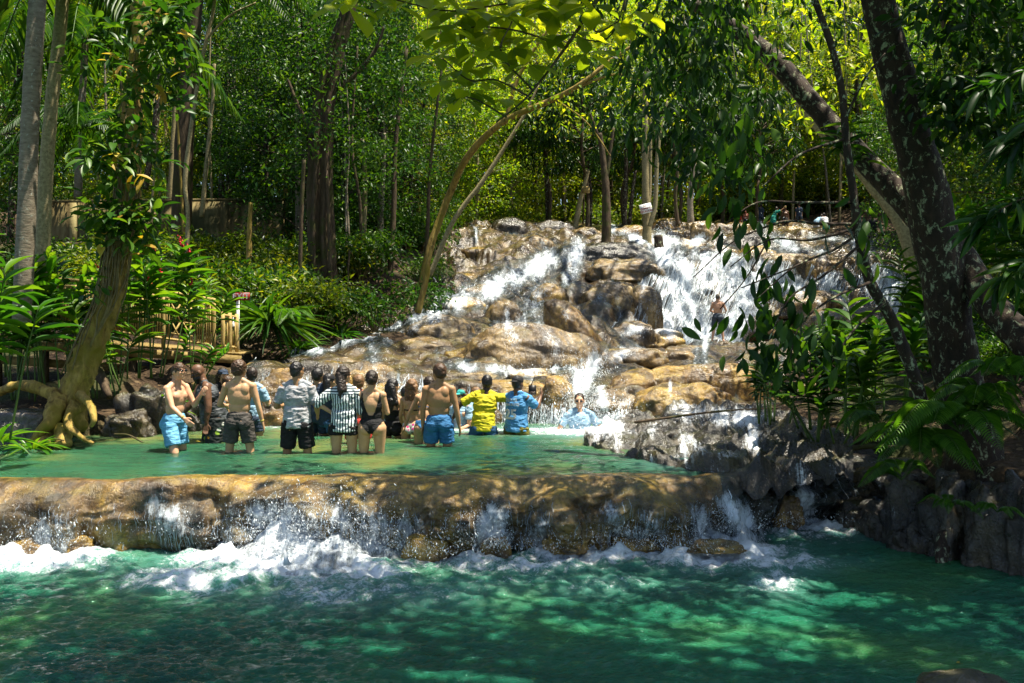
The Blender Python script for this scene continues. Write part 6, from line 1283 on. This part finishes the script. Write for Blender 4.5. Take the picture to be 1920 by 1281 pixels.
# camera held by the man in the jersey, and lettering on his back
Mj = Matrix.Translation(jr.location) @ jr.rotation_euler.to_matrix().to_4x4() @ Matrix.Diagonal((jr.scale[0],) * 3 + (1,))
hp = np.array(Mj @ Vector(((jarms[0][2] + jarms[1][2]) / 2 + np.array((0, .07, .10))).tolist()))
g = G(); box(g, hp, (.13, .07, .16)); tube(g, [hp + (0, .03, 0), hp + (.02, .12, .02)], [.035, .035], 12, 3, smoothpath=False); tube(g, [hp + (-.02, 0, .08), hp + (.05, .03, .26)], [.008, .006], 6, 3, smoothpath=False)
o = g.build('camera', M['gadget'], loc=hp); tag(o, 'small black camera held up by the man in the jersey', 'camera')
def text_mesh(txt, size, mat, parent=None, name='lettering', extrude=.002, spacing=1.0, font_scale_x=1.0, bold=0.0):
    cu = bpy.data.curves.new('t', 'FONT'); cu.body = txt; cu.size = size; cu.extrude = extrude; cu.align_x = 'CENTER'; cu.align_y = 'CENTER'; cu.resolution_u = 2; cu.space_character = spacing; cu.offset = bold
    t_ = bpy.data.objects.new('t', cu); COL.objects.link(t_); me = bpy.data.meshes.new_from_object(t_.evaluated_get(bpy.context.evaluated_depsgraph_get())); bpy.data.objects.remove(t_); bpy.data.curves.remove(cu)
    me.name = name; me.materials.clear(); me.materials.append(mat); o_ = bpy.data.objects.new(name, me); COL.objects.link(o_); o_.parent = parent; return o_
for txt, sz, z_, off in (('OLIVER', .070, 1.365, .0), ('TALL BOYS', .058, 1.295, .0), ('25', .22, 1.13, .0)):
    o = text_mesh(txt, sz, CL['white'], jr, 'jersey_lettering', .002, 1.0, bold=.002 if sz < .1 else .008); me = o.data
    n = len(me.vertices); co = np.empty(n * 3); me.vertices.foreach_get('co', co); co = co.reshape(-1, 3)
    xx, zz = co[:, 0] - .03, co[:, 1] + z_; wd_ = .205; yy = -.155 * np.sqrt(np.clip(1 - (xx / wd_) ** 2, .05, 1)) - .012 - co[:, 2]
    Q = np.stack([xx, yy, zz], -1); Q = (Q - np.array((0, 0, .97))) @ jRt.T + np.array((0, 0, .97)); me.vertices.foreach_set('co', Q.ravel()); me.update()

# ================================================================== STRUCTURES
# exit sign
P = at(446, 652, 19.4); r = empty('exit_sign', P, 'small red EXIT sign on a white post at the end of the bamboo rail', 'sign')
M['white_paint'] = plain('white painted wood', (.78,.78,.76), .5, .2, 40, .08); M['red_paint'] = plain('dark red paint', (.22,.02,.015), .5, .1, 40, .2)
zt = at(446, 561, 19.4)[2]; g = G(); box(g, (P[0], P[1], (P[2] + zt) / 2), (.055, .055, zt - P[2] + .1)); g.build('post', M['white_paint'], r, smooth=False, loc=P).location = (0, 0, 0)
sc_ = at(452, 556, 19.35); g = G(); box(g, sc_, (.37, .03, .165)); b_ = g.build('sign_board', M['red_paint'], r, smooth=False, loc=P); b_.location = (0, 0, 0)
t_ = text_mesh('EXIT', .165, M['white_paint'], b_, 'lettering', .003, 1.05, bold=.003); t_.rotation_euler = (R(90), 0, 0); t_.location = tuple(sc_ - P + np.array((0, -.018, 0)))
# no climbing sign
P = at(1211, 391, 40.7); r = empty('warning_sign', P, 'tilted white sign with red lettering nailed to the three-stemmed tree', 'sign')
g = G(); box(g, (0, 0, 0), (.54, .03, .42)); b_ = g.build('sign_board', M['white_paint'], r, smooth=False)
for k, (tx, sz) in enumerate((('NO', .13), ('CLIMBING', .115), ('ON ROCKS', .115))): t_ = text_mesh(tx, sz, M['red_paint'], b_, 'lettering', .003, .95, bold=.003); t_.rotation_euler = (R(90), 0, 0); t_.location = (0, -.02, .12 - k * .125)
r.rotation_euler = (0, R(-13), 0); r.location = tuple(at(1211, 391, 40.55))
P = at(1098, 356, 48.6); r = empty('blank_board', P, 'small weathered blank board nailed to the peeling leaning trunk', 'board'); g = G(); box(g, (0, 0, 0), (.42, .03, .38)); g.build('board', M['plank'], r, smooth=False); g = G(); box(g, (0, -.02, -.14), (.44, .02, .03)); g.build('batten', M['plank'], r, smooth=False)
# retaining wall up the left slope, with coping
P = at(300, 440, 34.5); r = empty('retaining_wall', P, 'long stained concrete retaining wall up the left slope', 'wall')
a = at(50, 382, 34); b = at(530, 378, 31.5); a2, b2 = a.copy(), b.copy(); h = 2.4
g = G(); bar(g, (a[0], a[1], a[2] - h / 2), (b[0], b[1], b[2] - h / 2), .3, h); o = g.build('wall_body', M['wall'], r, smooth=False, loc=P); o.location = (0, 0, 0)
g = G(); bar(g, (a[0], a[1], a[2] + .05), (b[0], b[1], b[2] + .05), .42, .10); g.build('coping', M['wall'], r, smooth=False, loc=P).location = (0, 0, 0)
for t_ in np.linspace(.06, .94, 7): g = G(); c = a * (1 - t_) + b * t_; box(g, (c[0], c[1] - .18, c[2] - h / 2), (.28, .12, h - .02)); g.build('pilaster', M['wall'], r, smooth=False, loc=P).location = (0, 0, 0)
# grey timber steps far up the slope
P = at(455, 345, 39); r = empty('wooden_steps', P, 'flight of pale grey wooden steps up in the left wood', 'steps')
for k in range(8):
    g = G(); c = at(446 + k * 4.2, 345 - k * 7, 38.6 + k * .28); box(g, c, (.95, .3, .05)); g.build('tread', M['greywood'], r, smooth=False, loc=P).location = (0, 0, 0)
for sx in (-1, 1): g = G(); bar(g, at(446, 347, 38.5) + (sx * .5, 0, -.1), at(477, 291, 40.6) + (sx * .5, 0, -.1), .05, .22); g.build('stringer', M['greywood'], r, smooth=False, loc=P).location = (0, 0, 0)
for sx in (-1, 1):
    g = G(); bar(g, at(446, 347, 38.5) + (sx * .52, 0, .85), at(477, 291, 40.6) + (sx * .52, 0, .85), .05, .08); g.build('handrail', M['greywood'], r, smooth=False, loc=P).location = (0, 0, 0)
    for k in range(3): c = at(448 + k * 12, 344 - k * 22, 38.6 + k * .8); g = G(); box(g, c + (sx * .52, 0, .4), (.07, .07, 1.0)); g.build('post', M['greywood'], r, smooth=False, loc=P).location = (0, 0, 0)
# boardwalk
A, Bp = at(-60, 628, 16.6), at(452, 664, 18.9); P = (A + Bp) / 2; P[2] -= .3; r = empty('boardwalk', P, 'low wooden boardwalk behind the plants on the left bank', 'boardwalk')
n_ = 64; g = G(); dv = (Bp - A) / n_
for k in range(n_): c = A + dv * (k + .5); bar(g, c + (-.10, 1.5, .0), c + (.0, .02, .0), np.linalg.norm(dv) * .93, .04)
g.build('deck_boards', M['plank'], r, smooth=False, loc=P).location = (0, 0, 0)
g = G(); bar(g, A + (0, 0, -.12), Bp + (0, 0, -.12), .05, .17); g.build('fascia', M['plank'], r, smooth=False, loc=P).location = (0, 0, 0)
g = G(); bar(g, A + (0, .1, -.42), Bp + (-1.2, .1, -.40), .06, .16); g.build('lower_beam', M['plank'], r, smooth=False, loc=P).location = (0, 0, 0)
for t_ in (.08, .24, .4, .56, .70, .86): g = G(); c = A * (1 - t_) + Bp * t_; box(g, c + (0, .16, -.55), (.12, .12, .95)); g.build('post', M['bark_brown'], r, smooth=False, loc=P).location = (0, 0, 0)
# bamboo rail
def rail(A, B_, h, nslat, label, name='bamboo_railing', deco=()):
    P = (A + B_) / 2; r = empty(name, P, label, 'railing'); L = np.linalg.norm(B_ - A); u = (B_ - A) / L; k_ = max(2, int(L / 1.15)); up_ = np.array((0, 0, 1.))
    for t_ in np.linspace(0, 1, k_ + 1): g = G(); c = A + u * L * t_; tube(g, [c - up_ * .12, c + up_ * (h + .07)], [.040, .038], 10, 4, .04, 9, smoothpath=False); g.build('post', M['bamboo'], r, loc=P).location = (0, 0, 0)
    for hh_ in (.08, h * .88, h): g = G(); tube(g, [A + up_ * hh_, B_ + up_ * hh_], [.030, .028], 8, 8, .04, 9, smoothpath=False); g.build('rail', M['bamboo'], r, loc=P).location = (0, 0, 0)
    g = G(); rg = np.random.default_rng(int(L * 10))
    for j in range(nslat):
        t_ = (j + .5) / nslat
        if any(abs(t_ - q_) < .055 for q_ in deco): continue
        c = A + u * L * t_ + np.array((0, rg.normal() * .008, 0)); tube(g, [c + up_ * .06, c + up_ * (h * .9 + rg.normal() * .01)], [.017, .016], 6, 3, smoothpath=False)
    for q_ in deco:
        c = A + u * L * q_; w_ = L * .045
        for s_ in (-1, 1): bar(g, c + u * w_ * s_ + up_ * .1, c - u * w_ * s_ + up_ * h * .45, .02, .03); bar(g, c + u * w_ * s_ + up_ * h * .45, c - u * w_ * s_ + up_ * h * .8, .02, .03)
        for z_ in (.2, .45, .7): bar(g, c - u * w_ + up_ * h * z_, c + u * w_ + up_ * h * z_, .02, .025)
    g.build('slats', M['bamboo'], r, loc=P).location = (0, 0, 0); return r
q0, q1 = at(205, 628, 17.4), at(401, 655, 18.6)
rail(q0, q1, 1.02, 44, 'bamboo railing with crossed panels along the boardwalk', deco=(.62, .74))
rail(at(418, 656, 18.8), at(444, 659, 19.1), .72, 5, 'short bamboo gate panel next to the exit sign', deco=(.5,))
rail(at(-80, 612, 16.4), at(175, 622, 17.1), .95, 50, 'shaded bamboo railing behind the leaning tree')
P = at(437, 606, 19.0); g = G(); tube(g, [P - (0, 0, .08), P + (0, 0, .05), P + (0, 0, .08), P + (0, 0, .12)], [.03, .03, .014, .012], 10, 10, smoothpath=False); tag(g.build('water_bottle', M['white_paint'], loc=P), 'small clear bottle standing on the rail by the exit sign', 'bottle')
# sticks and leaves
for k, (a, b, w_, lb) in enumerate([(at(1190,792,14.6), at(1500,763,15.2), .022, 'long thin fallen stick across the shaded rocks'), (at(1545,852,12.4), at(1690,838,12.2), .045, 'fallen log at the head of the right cascade'), (at(215,815,14.2), at(268,830,13.6), .02, 'short stick lying by the tree roots'),
      (at(70,830,13.3), at(120,826,13.2), .018, 'thin stick lying at the left water edge'), (at(1555,795,12.8), at(1620,800,12.6), .03, 'short dark branch lying under the bank plants'), (at(178,690,15.2), at(205,745,14.7), .11, 'leaning stub of a dead branch behind the roots')]):
    g = G(); m_ = (a + b) / 2 + (0, 0, .05); tube(g, [a, m_, b], [w_, w_ * .8, w_ * .5], 8, 14, .2, 5); tag(g.build('fallen_stick', M['bark_brown'], loc=a), lb, 'stick')
for px_, py_, z_, lb in [(1793,1254,-.8,'single yellow leaf floating at the bottom right'),(367,833,0.02,'yellow-green leaf floating beside the burly man'),(1530,925,-.5,'small yellow leaf stuck on the right cascade')]:
    d = (CZ - z_) * F / (py_ - HOR); g = G(); leaves(g, [atz(px_, d, z_ + .045)], [(1, .2, .05)], np.array((0, 0, 1.)), .07, .55, LB); tag(g.build('floating_leaf', M['leaf_dry']), lb, 'leaf')
